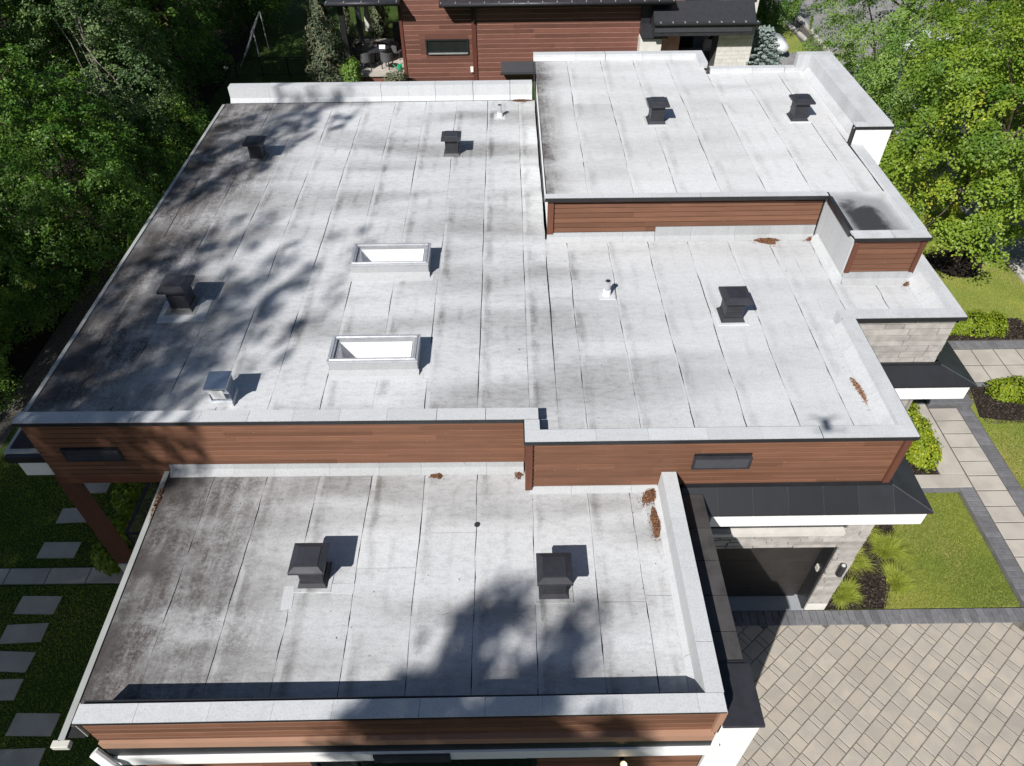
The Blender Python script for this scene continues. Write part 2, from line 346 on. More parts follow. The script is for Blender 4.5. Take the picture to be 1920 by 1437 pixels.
# ================================================================== GROUND
def sheet(name, pts, z, mat, parent=None):
    return MB().poly([(x, y, z) for x, y in pts]).build(name, mat, parent)
def rect(x0, x1, y0, y1): return [(x0, y0), (x1, y0), (x1, y1), (x0, y1)]
tag(sheet('ground', rect(-160, 160, -120, 200), 0, 'gravel'), kind='structure')
tag(sheet('forest_floor', rect(-60, -14.6, -30, 80), .006, 'soil'), kind='structure')
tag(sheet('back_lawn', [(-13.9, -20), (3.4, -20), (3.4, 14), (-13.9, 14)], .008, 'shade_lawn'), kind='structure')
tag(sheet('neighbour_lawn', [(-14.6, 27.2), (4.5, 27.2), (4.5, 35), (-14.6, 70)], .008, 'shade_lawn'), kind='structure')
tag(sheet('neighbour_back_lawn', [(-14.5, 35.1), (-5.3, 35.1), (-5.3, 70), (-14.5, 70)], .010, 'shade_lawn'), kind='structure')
tag(sheet('front_lawn', [(9.0, 16.9), (17.35, 16.9), (17.35, 34), (9.0, 34)], .008, 'lawn'), kind='structure')
tag(sheet('entry_lawn', [(12.92, 4), (16.2, 4), (16.2, 14.4), (12.92, 14.4)], .008, 'lawn'), kind='structure')
tag(sheet('garden_lawn', [(6.9, 7.76), (11.24, 7.76), (11.40, 10.93), (6.9, 10.93)], .008, 'lawn'), kind='structure')
tag(sheet('neighbour_front_lawn', [(12.6, 41.0), (16.4, 40.2), (16.5, 44.5), (14.2, 60), (12.6, 60)], .008, 'lawn'), kind='structure')
tag(sheet('road', [(17.62, -10), (30, -10), (30, 80), (15.3, 80), (17.4, 44), (17.62, 30)], .004, 'asphalt'), kind='structure')
tag(sheet('neighbour_driveway', [(9.0, 36), (17.3, 36), (17.3, 40.1), (13, 40.9), (9.0, 41.5)], .012, 'asphalt'), kind='structure')
# mulch beds
tag(sheet('garden_bed', [(6.86, 7.77), (8.2, 7.77), (8.75, 8.6), (9.1, 9.6), (9.5, 10.6), (6.86, 10.6)], .014, 'soil'), kind='structure')
tag(sheet('planter_bed', [(9.2, 11.4), (11.02, 11.4), (11.02, 14.0), (9.2, 14.0)], .014, 'soil'), kind='structure')
tag(sheet('hedge_bed', [(13.0, 13.45), (14.2, 13.2), (17.2, 13.2), (17.2, 14.75), (13.3, 14.75)], .014, 'soil'), kind='structure')
tag(sheet('upper_hedge_bed', [(12.4, 16.58), (16.3, 16.58), (17.2, 15.4), (17.3, 16.2), (16.2, 17.7), (12.4, 17.7)], .014, 'soil'), kind='structure')
tag(sheet('tree_bed', [(15.57+.95*math.cos(a)*(1+.12*math.sin(3*a)), 20.72+.85*math.sin(a)) for a in np.linspace(0, 6.1, 20)], .014, 'soil'), kind='structure')

# driveway: border course and diagonal pavers, each one a piece
drive = MB().poly([(3.37, -6, .035), (12.9, -6, .035), (12.9, 7.74, .035), (3.37, 7.74, .035)]).build('driveway', 'joint_sand'); tag(drive, kind='structure')
def slab_mesh(name, w, d, h, mat, ch=.008):
    m = MB(); a, b = w/2, d/2
    lo = [(-a,-b,0),(a,-b,0),(a,b,0),(-a,b,0)]; mi = [(-a,-b,h-ch),(a,-b,h-ch),(a,b,h-ch),(-a,b,h-ch)]; hi = [(-a+ch,-b+ch,h),(a-ch,-b+ch,h),(a-ch,b-ch,h),(-a+ch,b-ch,h)]
    m.v = lo+mi+hi
    for r in (0, 4):
        for i in range(4): j = (i+1) % 4; m.f.append((r+i, r+j, r+4+j, r+4+i))
    m.f.append((8, 9, 10, 11)); return m.mesh(name, mat)
PV = {}
gap0 = 0; th = math.atan2(.63, .77); du = Vector((math.cos(th), math.sin(th))); dv = Vector((-math.sin(th), math.cos(th))); RW = .283; gap = .015
pat = [.415, .14, .28, .415, .14, .415, .28]
for r in range(-22, 24):
    u = -9 + ((r*7) % 5)*.13 + (.2 if r % 2 else 0); k = r*3
    while u < 16:
        L = pat[k % len(pat)]; k += 1; c = du*(u+L/2) + dv*(r*RW) + Vector((6.5, 4.0)); u += L
        if not (3.3 < c.x < 10.9 and 3.6 < c.y < 7.5): continue
        if c.y + .16 > 7.38: 
            if c.y > 7.50: continue
        if L not in PV: PV[L] = slab_mesh('paver', L-gap, RW-gap, .03, 'paver')
        o = obj('paver', PV[L], drive); o.location = (c.x, c.y, .012 + random.uniform(-.001, .0015)); o.rotation_euler = (random.uniform(-.003, .003), random.uniform(-.003, .003), th)
bc = slab_mesh('border_paver', .155, .345, .045, 'greypaver')
x = 3.4
while x < 12.9:
    o = obj('border_paver', bc, drive); o.location = (x, 7.56, .012+random.uniform(0, .002)); o.rotation_euler = (0, 0, random.uniform(-.008, .008)); x += .167

# walk: concrete slabs in the middle, grey pavers both sides
walk = MB().poly([(11.22, 7.75, .045), (12.90, 7.75, .045), (12.90, 13.86, .045), (11.22, 13.86, .045)]).build('garden_path', 'mortar'); tag(walk, kind='structure')
ws = slab_mesh('path_slab', .785, .454, .04, 'concrete'); gp = slab_mesh('grey_paver', .36, .142, .04, 'greypaver')
y = 13.55
while y > 7.9:
    o = obj('path_slab', ws, walk); o.location = (12.10, y, .012+random.uniform(0, .002)); o.rotation_euler = (0, 0, random.uniform(-.004, .004)); y -= .478
y = 13.85
while y > 7.8:
    o = obj('grey_paver', gp, walk); o.location = (12.70, y, .012+random.uniform(0, .003)); o.rotation_euler[2] = random.uniform(-.01, .01)
    if y < 11.1: o = obj('grey_paver', gp, walk); o.location = (11.50, y, .012+random.uniform(0, .003)); o.rotation_euler[2] = random.uniform(-.01, .01)
    y -= .151
# second walk out to the street
walk2 = MB().poly([(12.6, 14.62, .045), (17.36, 14.62, .045), (17.36, 16.64, .045), (12.6, 16.64, .045)]).build('street_path', 'mortar'); tag(walk2, kind='structure')
s2 = slab_mesh('path_slab', .65, .685, .04, 'concrete'); g2 = slab_mesh('grey_paver', .195, .36, .04, 'greypaver'); g3 = slab_mesh('grey_paver', .33, .14, .04, 'greypaver')
for i in range(7):
    for j in range(2): o = obj('path_slab', s2, walk2); o.location = (13.0+i*.68, 15.15+j*.715, .012+random.uniform(0, .003))
for i in range(22): o = obj('grey_paver', g2, walk2); o.location = (12.75+i*.205, 16.42, .012+random.uniform(0, .003))
for i in range(13): o = obj('grey_paver', g3, walk2); o.location = (12.8+i*.34, 14.71, .012+random.uniform(0, .003))
# raised concrete edging round the planter, in an L
edging = thing('concrete_edging', 'pale concrete L-shaped edging strip round the narrow planter', 'edging', (11.3, 12.5, 0))
MB().box(11.03, 11.66, 11.45, 14.0, .02, .07).build('long_slab', 'concrete', edging, bevel=.01)
MB().box(10.3, 11.66, 11.03, 11.44, .02, .07).build('short_slab', 'concrete', edging, bevel=.01)
MB().box(9.9, 11.3, 10.90, 11.02, .004, .05).build('grey_strip', 'greypaver', edging)
# kerb of the road
kerb = MB().box(17.38, 17.6, -10, -4, 0, .12).build('kerb', 'kerb'); tag(kerb, kind='structure')
km = slab_mesh('kerb_stone', .22, 1.96, .12, 'kerb', .02)
for i in range(26): o = obj('kerb_stone', km, kerb); o.location = (17.49, -3+i*1.98, 0)
kerb2 = MB().box(16.3, 16.5, 44, 45, 0, .1).build('driveway_kerb', 'kerb'); tag(kerb2, kind='structure')
for i in range(8): o = obj('kerb_stone', km, kerb2); o.location = (16.7-i*.22, 43.2+i*1.9, 0); o.rotation_euler[2] = .115
# entrance step
step = thing('entrance_step', 'low grey granite entrance step at the end of the slab path', 'step', (12.2, 14.2, 0))
MB().box(11.72, 12.96, 13.87, 14.40, .0, .17).build('tread', 'greypaver', step, bevel=.015)
MB().box(11.55, 13.05, 14.41, 15.0, .0, .32).build('landing', 'greypaver', step, bevel=.015)
# stepping stones on the shaded lawn
ss = MB().prism([(-.45, -.21), (.44, -.22), (.45, .21), (-.44, .22)], 0, .035).mesh('stepping_stone', 'concrete')
SS = [(-10.85, 11.45, 'stepping stone farthest back, under the timber overhang'), (-10.85, 10.55, 'stepping stone half hidden behind the timber post'), (-10.87, 9.55, 'larger stepping stone just behind the shaded cross path'),
      (-10.72, 8.12, 'stepping stone just in front of the shaded cross path'), (-10.72, 7.45, 'second stepping stone in front of the cross path'), (-10.72, 6.82, 'third stepping stone in front of the cross path'), (-10.70, 6.22, 'fourth stepping stone in front of the cross path'), (-9.62, 5.52, 'fifth and offset stepping stone beside the lower roof edge'), (-9.62, 4.85, 'stepping stone nearest the bottom edge of the picture')]
for a, b, lb in SS:
    o = obj('stepping_stone', ss); o.location = (a, b, .012); o.rotation_euler[2] = random.uniform(-.06, .06); tag(o, lb, 'stepping stone', 'stepping stones on the shaded lawn')
cp = MB().poly([(-13.9, 8.64, .053), (-9.2, 8.64, .053), (-9.2, 9.06, .053), (-13.9, 9.06, .053)]).build('cross_path', 'mortar'); tag(cp, kind='structure')
cs = slab_mesh('path_slab', .93, .40, .04, 'concrete')
for i in range(5): o = obj('path_slab', cs, cp); o.location = (-13.2+i*.95, 8.85, .02)

# ================================================================== HOUSE
M, LO, UP = 5.7, 4.55, 6.78; ZPM = M+.262
house = thing('modern_house', 'flat-roofed modern house with pale membrane roofs and brown board cladding', 'house', (0, 8, 0))
def hp(name, mb, mat, parent=house, **k): return mb.build(name, mat, parent, **k)
# bodies (plain walls behind the cladding; open tops are closed by the roofs)
hp('wall', MB().box(-6.2, 6.72, 8.42, 21.55, 0, 5.6, skip=('t',)), 'white')
hp('wall', MB().box(6.72, 8.82, 10.92, 21.5, 0, 5.6, skip=('t', 'l')), 'stone')
hp('wall', MB().box(.86, 5.58, 14.0, 21.75, 5.75, 6.7, skip=('t', 'b')), 'white'); hp('wall', MB().box(5.585, 8.28, 14.0, 20.62, 5.75, 6.7, skip=('t', 'b')), 'white')
hp('wall', MB().box(-6.15, 2.74, 3.98, 8.41, 0, 4.5, skip=('t', 'k')), 'white')

# ---- membrane sheets laid edge to edge over black bitumen
def wavy(n, amp):
    a = np.cumsum(rng.normal(size=n)); a -= np.linspace(a[0], a[-1], n); return amp*a/(np.abs(a).max()+1e-6)
def seam_gap(n):
    a = np.clip(np.convolve(rng.normal(size=n+8), np.ones(4)/4, 'same')[4:-4]*1.5+.66, .30, 1.6); return a*.0062
def sheets(parent, xs, y0f, y1f, z, mat, joints=.35, holes=()):
    """xs: seam positions; y0f/y1f: start and end of the strip as functions of its middle"""
    yl = [(y0f((a+b)/2), y1f((a+b)/2)) for a, b in zip(xs[:-1], xs[1:])]
    n = 84; gy = np.linspace(min(a for a, b in yl), max(b for a, b in yl), n)
    E = [x + wavy(n, .020) for x in xs]; G = [seam_gap(n) for x in xs]; G[0] = G[-1] = np.zeros(n)
    for i in range(len(xs)-1):
        a, b = yl[i]; cuts = [a, b]
        xm = (xs[i]+xs[i+1])/2
        if b-a > 4 and random.random() < joints: cuts.insert(1, a + (b-a)*random.uniform(.25, .75))
        spans = list(zip(cuts[:-1], cuts[1:]))
        for hx0, hx1, hy0, hy1 in holes:
            if hx0 < xm < hx1:
                ns = []
                for p, q in spans:
                    if q <= hy0 or p >= hy1: ns.append((p, q))
                    else:
                        if p < hy0: ns.append((p, hy0))
                        if q > hy1: ns.append((hy1, q))
                spans = ns
        for p, q in spans:
            if q-p < .05: continue
            k = max(3, int((q-p)/.16)); yy = np.linspace(p+.004, q-.004, k)
            l = np.interp(yy, gy, E[i]+G[i]); r = np.interp(yy, gy, E[i+1]-G[i+1]); m = MB()
            for t in range(k): m.v += [(l[t], yy[t], z), (l[t], yy[t], z+.009), (r[t], yy[t], z+.007), (r[t], yy[t], z)]
            for t in range(k-1):
                c = 4*t
                m.f += [(c+1, c+2, c+6, c+5), (c, c+1, c+5, c+4), (c+2, c+3, c+7, c+6)]
            m.f += [(0, 3, 2, 1), (4*k-4, 4*k-3, 4*k-2, 4*k-1)]
            hp('membrane_sheet', m, mat, parent)

SK = [(-3.345, -1.765, 12.625, 13.315), (-3.305, -1.745, 9.615, 10.265)]       # skylights x0 x1 y0 y1
main = MB()
for q in (rect(-8.52, -3.30, 8.4, 21.5), rect(-1.80, .8, 8.4, 21.5), rect(-3.30, -1.80, 8.4, 9.65), rect(-3.30, -1.80, 10.23, 12.66), rect(-3.30, -1.80, 13.28, 21.5), rect(.8, 6.4, 7.8, 14.0), rect(6.4, 8.7, 10.9, 14.0)): main.poly([(x, y, M-.01) for x, y in q])
main = hp('main_roof', main, 'bitumen')
hl = [(-3.37, -1.53, a[2]-.14, a[3]+.12) for a in SK]
sheets(main, [-8.50] + [-1.53-.92*k for k in range(7, -1, -1)] + [-.61, .31, .80], lambda x: 8.44, lambda x: 21.42, M-.008, 'mem_main', .5, hl)
sheets(main, [.80, 1.29, 2.19, 3.10, 4.0, 4.91, 5.82, 6.24], lambda x: 8.0, lambda x: 13.92, M-.008, 'mem_main', .25)
hp('membrane_sheet', MB().box(.46, .797, 7.9, 8.436, M-.009, M+.001), 'mem_main', main)
hp('membrane_sheet', MB().box(6.2, 6.44, 10.6, 10.976, M-.0085, M+.0005), 'mem_main', main)
hp('end_sheet', MB().box(6.372, 6.388, 10.685, 10.945, M, ZPM), 'mem_cap', main)
sheets(main, [6.24, 6.74, 6.95], lambda x: 10.98, lambda x: 13.92, M-.008, 'mem_main', 0)
sheets(main, [6.95, 7.62, 8.5], lambda x: 10.98, lambda x: 12.2, M-.008, 'mem_main', 0)
# sheet patches round the skylights
for s in SK:
    hp('membrane_patch', MB().box(s[0]-.06, s[1]+.13, s[2]-.20, s[2]+.02, M-.006, M+.005), 'mem_cap', main)
    hp('membrane_patch', MB().box(s[1]-.02, s[1]+.24, s[2]+.02, s[3]+.13, M-.006, M+.004), 'mem_main', main)
    hp('membrane_patch', MB().box(s[1]+.132, s[1]+.24, s[2]-.16, s[2]+.018, M-.006, M+.003), 'mem_main', main)
    hp('membrane_patch', MB().box(s[0]+.0, s[1]-.02, s[3]-.02, s[3]+.13, M-.006, M+.004), 'mem_main', main)
low = hp('lower_roof', MB().poly([(-6.24, 3.66, LO-.01), (-5.9, 3.66, LO-.01), (-5.9, 3.86, LO-.01), (2.7, 3.86, LO-.01), (2.7, 8.5, LO-.01), (-6.33, 8.5, LO-.01)]), 'bitumen')
sheets(low, [-6.25, -5.40, -4.45, -3.50, -2.54, -1.58, -.63, .32, 1.30, 2.06, 2.60], lambda x: 3.8 if x > -6 else 3.75, lambda x: 8.42 if x < .15 else 7.84, LO-.008, 'mem_low', .3)
up = hp('upper_roof', MB().poly([(.8, 13.85, UP-.01), (8.32, 13.85, UP-.01), (8.32, 20.6, UP-.01), (5.6, 20.6, UP-.01), (5.6, 21.7, UP-.01), (.8, 21.7, UP-.01)]).poly([(6.9, 12.2, UP-.01), (8.32, 12.2, UP-.01), (8.32, 13.85, UP-.01), (6.9, 13.85, UP-.01)]), 'bitumen')
sheets(up, [.82, 1.72, 2.71, 3.66, 4.62, 5.60, 6.59, 7.58, 8.12], lambda x: 13.98, lambda x: 21.55 if x < 5.2 else 20.49, UP-.008, 'mem_up', .15)
hp('membrane_sheet', MB().box(4.63, 5.45, 20.495, 21.55, UP-.008, UP+.001), 'mem_up', up)
hp('membrane_sheet', MB().box(8.125, 8.32, 16.3, 20.5, UP-.008, UP+.001), 'mem_up', up)
sheets(up, [7.62, 8.12], lambda x: 12.42, lambda x: 13.974, UP-.008, 'mem_up', 0)
# the sooty square of roof in front of the upper roof
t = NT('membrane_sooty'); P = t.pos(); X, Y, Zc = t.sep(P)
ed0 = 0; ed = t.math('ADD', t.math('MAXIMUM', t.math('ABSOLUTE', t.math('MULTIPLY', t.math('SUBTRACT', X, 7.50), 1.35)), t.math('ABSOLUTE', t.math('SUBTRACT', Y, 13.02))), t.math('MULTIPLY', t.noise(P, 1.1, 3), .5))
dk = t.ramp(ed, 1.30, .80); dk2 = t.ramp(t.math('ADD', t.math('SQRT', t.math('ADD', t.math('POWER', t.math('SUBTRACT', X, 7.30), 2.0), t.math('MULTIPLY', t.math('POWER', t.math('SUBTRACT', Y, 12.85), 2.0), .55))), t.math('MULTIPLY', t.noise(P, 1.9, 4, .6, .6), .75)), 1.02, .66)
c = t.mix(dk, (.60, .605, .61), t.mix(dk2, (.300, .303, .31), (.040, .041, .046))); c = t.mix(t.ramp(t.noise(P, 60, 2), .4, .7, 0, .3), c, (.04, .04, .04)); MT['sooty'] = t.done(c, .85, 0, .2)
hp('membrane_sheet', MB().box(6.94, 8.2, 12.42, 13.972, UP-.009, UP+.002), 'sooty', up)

# ---- parapets: solid cap sheets over a black core; `side` is the direction of the roof
def parapet(name, p, q, w, zb, zt, side, seg=1.0, cant=.10, mat='mem_cap', drop=.02, toe=True, jit=.25, parent=house, inset=.13):
    p = Vector((*p, 0)); q = Vector((*q, 0)); d = (q-p); L = d.length; d /= L; s = Vector((*side, 0))
    core = MB(); c0 = .012
    pr = [s*inset+Vector((0,0,zb-.0)), s*inset+Vector((0,0,zt-drop-.002)), s*c0+Vector((0,0,zt-drop-.002)), s*c0+Vector((0,0,zt-.012)), s*(w-c0)+Vector((0,0,zt-.012)), s*(w-c0)+Vector((0,0,zb))]
    core.extr(pr, p+d*.012, q-d*.012); core = core.build(name, 'bitumen', parent)
    u = 0.0; first = True
    while u < L-.02:
        l = seg*random.uniform(1-jit, 1+jit)
        if L-u-l < .35: l = L-u
        g = random.choice((.003, .003, .005, .009, .014)); k = random.uniform(-.002, .002)
        prof = [s*0+Vector((0,0,zt-drop)), s*0+Vector((0,0,zt+k)), s*w+Vector((0,0,zt+k))]
        if toe: prof += [s*(w+.015)+Vector((0,0,zb+cant)), s*(w+cant*.9)+Vector((0,0,zb+.012)), s*(w+cant*.9)+Vector((0,0,zb+.001)), s*inset+Vector((0,0,zb+.001)), s*inset+Vector((0,0,zt-drop))]
        else: prof += [s*w+Vector((0,0,zt-drop))]
        MB().extr(prof, p+d*u, p+d*(u+l-g)).build('cap_sheet', mat, core)
        u += l
    return core
def drip(p, q, zt, h, out, thick=.025, mat='blackmetal', parent=house, name='drip_edge'):
    p = Vector((*p, 0)); q = Vector((*q, 0)); o = Vector((*out, 0))
    pr = [Vector((0,0,zt-h)), Vector((0,0,zt-.012)), o*thick+Vector((0,0,zt-.012)), o*thick+Vector((0,0,zt-h))]
    return MB().extr(pr, p, q).build(name, mat, parent)
ZP = M+.27
# main front parapet, left run, the jog, right run
parapet('parapet', (-8.42, 8.22), (.455, 8.16), .25, M, ZP, (0, 1), 1.0)
drip((-8.42, 8.22), (.20, 8.16), ZP-.008, .075, (0, -1))
parapet('parapet', (.205, 7.915), (.205, 8.15), .25, M, ZP+.001, (1, 0), .8, cant=.06)
drip((.205, 7.66), (.205, 8.13), ZP-.008, .07, (-1, 0), .02)
parapet('parapet', (.205, 7.66), (6.63, 7.66), .25, M, ZP, (0, 1), 1.0)
drip((.19, 7.66), (6.62, 7.66), ZP-.008, .075, (0, -1))
# right side runs
parapet('parapet', (6.63, 7.915), (6.63, 10.675), .24, M, ZP-.001, (-1, 0), 1.0, cant=.20)
drip((6.632, 7.66), (6.632, 10.6), ZP-.008, .07, (1, 0), .02)
parapet('parapet', (6.39, 10.68), (8.80, 10.68), .26, M, ZP-.002, (0, 1), .9, cant=.06)
drip((6.64, 10.68), (8.80, 10.68), ZP-.010, .085, (0, -1))
parapet('parapet', (8.80, 10.945), (8.80, 12.85), .30, M, ZP-.003, (-1, 0), .9, cant=.24)
parapet('parapet', (8.80, 12.86), (8.80, 21.5), .30, M, ZP-.003, (-1, 0), 1.2, cant=.1)
# far parapet of the main roof
parapet('parapet', (-8.36, 21.86), (.74, 21.84), .30, M, M+.44, (0, -1), 1.05, cant=.12)
# gutter side: low metal edge
hp('edge_trim', MB().box(-8.575, -8.50, 8.45, 21.35, M-.10, M+.022), 'edge')
hp('edge_trim', MB().poly([(-6.34, 8.3, LO+.02), (-6.25, 8.3, LO+.02), (-6.16, 3.62, LO+.02), (-6.25, 3.62, LO+.02)]).poly([(-6.34, 8.3, LO-.16), (-6.34, 8.3, LO+.02), (-6.25, 3.62, LO+.02), (-6.25, 3.62, LO-.16)]), 'edge')
hp('gutter_end', MB().box(-6.34, -6.10, 3.54, 3.64, LO-.12, LO-.02), 'pale', bevel=.01)
# lower roof: front and right parapets
ZL = LO+.50
parapet('parapet', (-5.86, 3.66), (2.81, 3.70), .25, LO, ZL, (0, 1), 1.0, cant=.05)
drip((-5.86, 3.66), (2.80, 3.71), ZL-.006, .05, (0, -1), .012)
parapet('parapet', (2.81, 3.955), (2.81, 7.72), .25, LO, ZL+.002, (-1, 0), .95, cant=.11)
hp('parapet_end', MB().box(-5.872, -5.861, 3.67, 3.93, LO, ZL-.01), 'pale')
# upper roof edges
parapet('parapet', (.77, 13.80), (6.86, 13.76), .16, UP, UP+.05, (0, 1), 1.3, cant=.02)
drip((.77, 13.80), (6.86, 13.76), UP+.045, .085, (0, -1))
drip((.76, 13.80), (.76, 21.7), UP+.03, .10, (-1, 0), .02)
parapet('parapet', (.76, 21.86), (5.70, 21.82), .22, UP, UP+.16, (0, -1), 1.1, cant=.09)
parapet('parapet', (5.70, 21.82), (5.70, 20.92), .2, UP, UP+.161, (-1, 0), 1.1, cant=.09)
hp('end_sheet', MB().box(5.50, 5.70, 20.90, 20.915, UP, UP+.155), 'mem_cap')
parapet('parapet', (5.705, 20.72), (8.3, 20.72), .2, UP, UP+.13, (0, -1), 1.0, cant=.05)
parapet('parapet', (8.40, 12.395), (8.40, 16.2), .24, UP, UP+.04, (-1, 0), 1.1, cant=.02)
parapet('parapet', (6.86, 12.13), (8.40, 12.13), .26, UP, UP+.041, (0, 1), .9, cant=.02)
drip((6.86, 12.13), (8.40, 12.13), UP+.036, .075, (0, -1))
hp('metal_edge', MB().box(6.855, 6.935, 12.40, 13.74, UP-.10, UP+.03), 'blackmetal')
# tall parapet on the far right of the upper roof
parapet('parapet', (9.02, 16.31), (9.02, 20.5), .58, UP, UP+.49, (-1, 0), 1.5, cant=.16)
parapet('parapet', (8.08, 20.72), (9.02, 20.72), .2, UP-.2, UP+.491, (0, -1), .95, toe=False, drop=.60)
parapet('parapet', (8.12, 16.10), (9.02, 16.10), .2, UP-.2, UP+.492, (0, 1), .95, toe=False, drop=.03)
hp('white_panel', MB().box(8.15, 9.0, 16.105, 16.3, UP-3.0, UP+.40), 'white')
hp('white_panel', MB().box(8.30, 9.0, 16.31, 20.7, UP-3.0, UP-.01), 'white')
drip((8.10, 16.10), (9.02, 16.10), UP+.47, .07, (0, -1), .02)
hp('corner_flashing', MB().box(8.09, 8.145, 16.085, 16.12, UP, UP+.41), 'blackmetal')

# ---- board cladding
def boards(wall, x0, x1, y, z0, z1, bh=.124, mat='wood', seg=(2.4, 4.2), th=.02, skip=(), gap=.019, y1=None):
    """horizontal boards on a wall that faces the camera; skip: (x0,x1,z0,z1) openings"""
    y1 = y if y1 is None else y1
    z = z1; r = 0
    while z > z0+.02:
        h = min(bh, z-z0); x = x0
        while x < x1-.02:
            l = random.uniform(*seg) * (random.uniform(.3, 1) if x == x0 else 1)
            e = min(x+l, x1)
            if x1-e < .4: e = x1
            pieces = [(x, e)]
            for a, b, c, d in skip:
                if z > c and z-h < d:
                    np_ = []
                    for p, q in pieces:
                        if q <= a or p >= b: np_.append((p, q)); continue
                        if p < a: np_.append((p, a))
                        if q > b: np_.append((b, q))
                    pieces = np_
            for p, q in pieces:
                if q-p < .03: continue
                k = random.uniform(0, .002); f = lambda v: y+(y1-y)*(v-x0)/(x1-x0)
                m = MB(); A, B = p+.001, q-.001; fa, fb = f(A), f(B)
                m.v = [(A, fa+th, z-h+gap/2), (B, fb+th, z-h+gap/2), (B, fb+th*.8, z-gap/2), (A, fa+th*.8, z-gap/2), (A, fa-k, z-h+gap/2), (B, fb-k, z-h+gap/2), (B, fb-k, z-gap/2-bh*.045), (A, fa-k, z-gap/2-bh*.045)]
                m.f = [(4, 5, 6, 7), (7, 6, 2, 3), (0, 1, 5, 4), (0, 4, 7, 3), (1, 2, 6, 5)]
                m.build('board', mat, wall)
            x = e
        z -= h
def louvre(x0, x1, z0, z1, y, n=9):
    f = hp('louvre', MB().box(x0, x1, y-.03, y+.03, z0, z0+.03).box(x0, x1, y-.03, y+.03, z1-.03, z1).box(x0, x0+.03, y-.03, y+.03, z0+.03, z1-.03).box(x1-.03, x1, y-.03, y+.03, z0+.03, z1-.03), 'charcoal')
    hp('back', MB().box(x0+.03, x1-.03, y+.02, y+.028, z0+.03, z1-.03), 'bitumen', f)
    for i in range(n):
        z = z0+.03+(z1-z0-.06)*(i+.5)/n; d = (z1-z0-.06)/n*.36
        hp('slat', MB().extr([(0, y-.026, z-d), (0, y-.026, z-d+.006), (0, y+.016, z+d), (0, y+.016, z+d-.006)], (x0+.031, 0, 0), (x1-.031, 0, 0)), 'louver', f)
    return f
wl = hp('wall_backing', MB().extr([(-8.38, 8.30, 4.42), (-8.38, 8.42, 4.42), (-8.38, 8.42, ZP-.1), (-8.38, 8.30, ZP-.1)], (0, 0, 0), (8.6, -.06, 0)), 'bitumen')
boards(wl, -8.38, .215, 8.28, 4.42, ZP-.10, y1=8.22, skip=((-6.2, .3, 4.0, LO+.20), (-7.95, -6.93, 4.90, 5.22)))
louvre(-7.95, -6.93, 4.90, 5.22, 8.265, 6)
# flashing upstand at the foot of that wall
def upstand(x0, x1, y, zb, zt, toe=.12, mat='mem_stand', seg=1.0, y1=None):
    x = x0; k = 0; y1 = y if y1 is None else y1
    while x < x1-.02:
        e = min(x1, x+seg*random.uniform(.7, 1.2))
        if x1-e < .3: e = x1
        yy = y+(y1-y)*((x-x0)/(x1-x0))
        hp('upstand_sheet', MB().extr([(0, yy+.02, zb), (0, yy+.02, zt), (0, yy-.006, zt), (0, yy-.02, zb+.09), (0, yy-toe, zb+.008), (0, yy-toe, zb)], (x, 0, 0), (e-.004, 0, 0)), mat)
        x = e
upstand(-6.2, .20, 8.262, LO, LO+.205, .13, y1=8.222)
wr = hp('wall_backing', MB().box(.23, 6.58, 7.77, 8.0, 4.55, ZP-.1), 'bitumen')
boards(wr, .34, 6.48, 7.74, 4.66, ZP-.10, skip=((3.06, 4.04, 5.13, 5.42),))
hp('wall_backing', MB().box(2.85, 6.5, 7.78, 8.0, 4.4, 4.55), 'blackmetal')
louvre(3.06, 4.04, 5.13, 5.42, 7.725, 7)
hp('corner_trim', MB().box(.215, .335, 7.70, 7.78, 4.60, ZP-.09), 'woodZ'); hp('corner_trim', MB().box(6.485, 6.60, 7.70, 7.78, 4.66, ZP-.09), 'woodZ')
hp('return_wall', MB().box(.222, .26, 7.781, 8.24, LO, ZP-.1), 'woodY')
upstand(.30, 2.55, 7.752, LO, LO+.10, .10)
# upper wall over the main roof
wu = hp('wall_backing', MB().box(.88, 6.9, 13.92, 14.0, 5.72, UP-.03), 'bitumen')
boards(wu, .98, 6.86, 13.90, M+.19, UP-.03, skip=((3.28, 7.0, 5.0, M+.30),))
hp('corner_trim', MB().box(.84, .97, 13.86, 13.95, M+.17, UP-.03), 'woodZ')
upstand(.84, 3.27, 13.885, M, M+.185, .12); upstand(3.275, 6.86, 13.885, M, M+.305, .13)
# bump in front of the upper roof: white left cheek and a board face
hp('cheek', MB().box(6.90, 6.95, 12.22, 13.9, M, UP-.10), 'mem_cap')
hp('cant_strip', MB().extr([(6.897, 0, M+.004), (6.897, 0, M+.16), (6.76, 0, M+.004)], (0, 12.1, 0), (0, 13.78, 0)), 'mem_cap')
wb = hp('wall_backing', MB().box(6.96, 8.36, 12.22, 12.3, M, UP-.03), 'bitumen')
boards(wb, 7.03, 8.27, 12.20, M+.24, UP-.035)
hp('corner_trim', MB().box(6.93, 7.025, 12.17, 12.24, M+.235, UP-.035), 'woodZ'); hp('corner_trim', MB().box(8.275, 8.37, 12.17, 12.24, M+.235, UP-.035), 'woodZ')
upstand(6.92, 8.36, 12.19, M, M+.235, .13, seg=.6)
hp('side_wall', MB().box(8.28, 8.37, 12.25, 16.1, M, UP-.02), 'woodY')

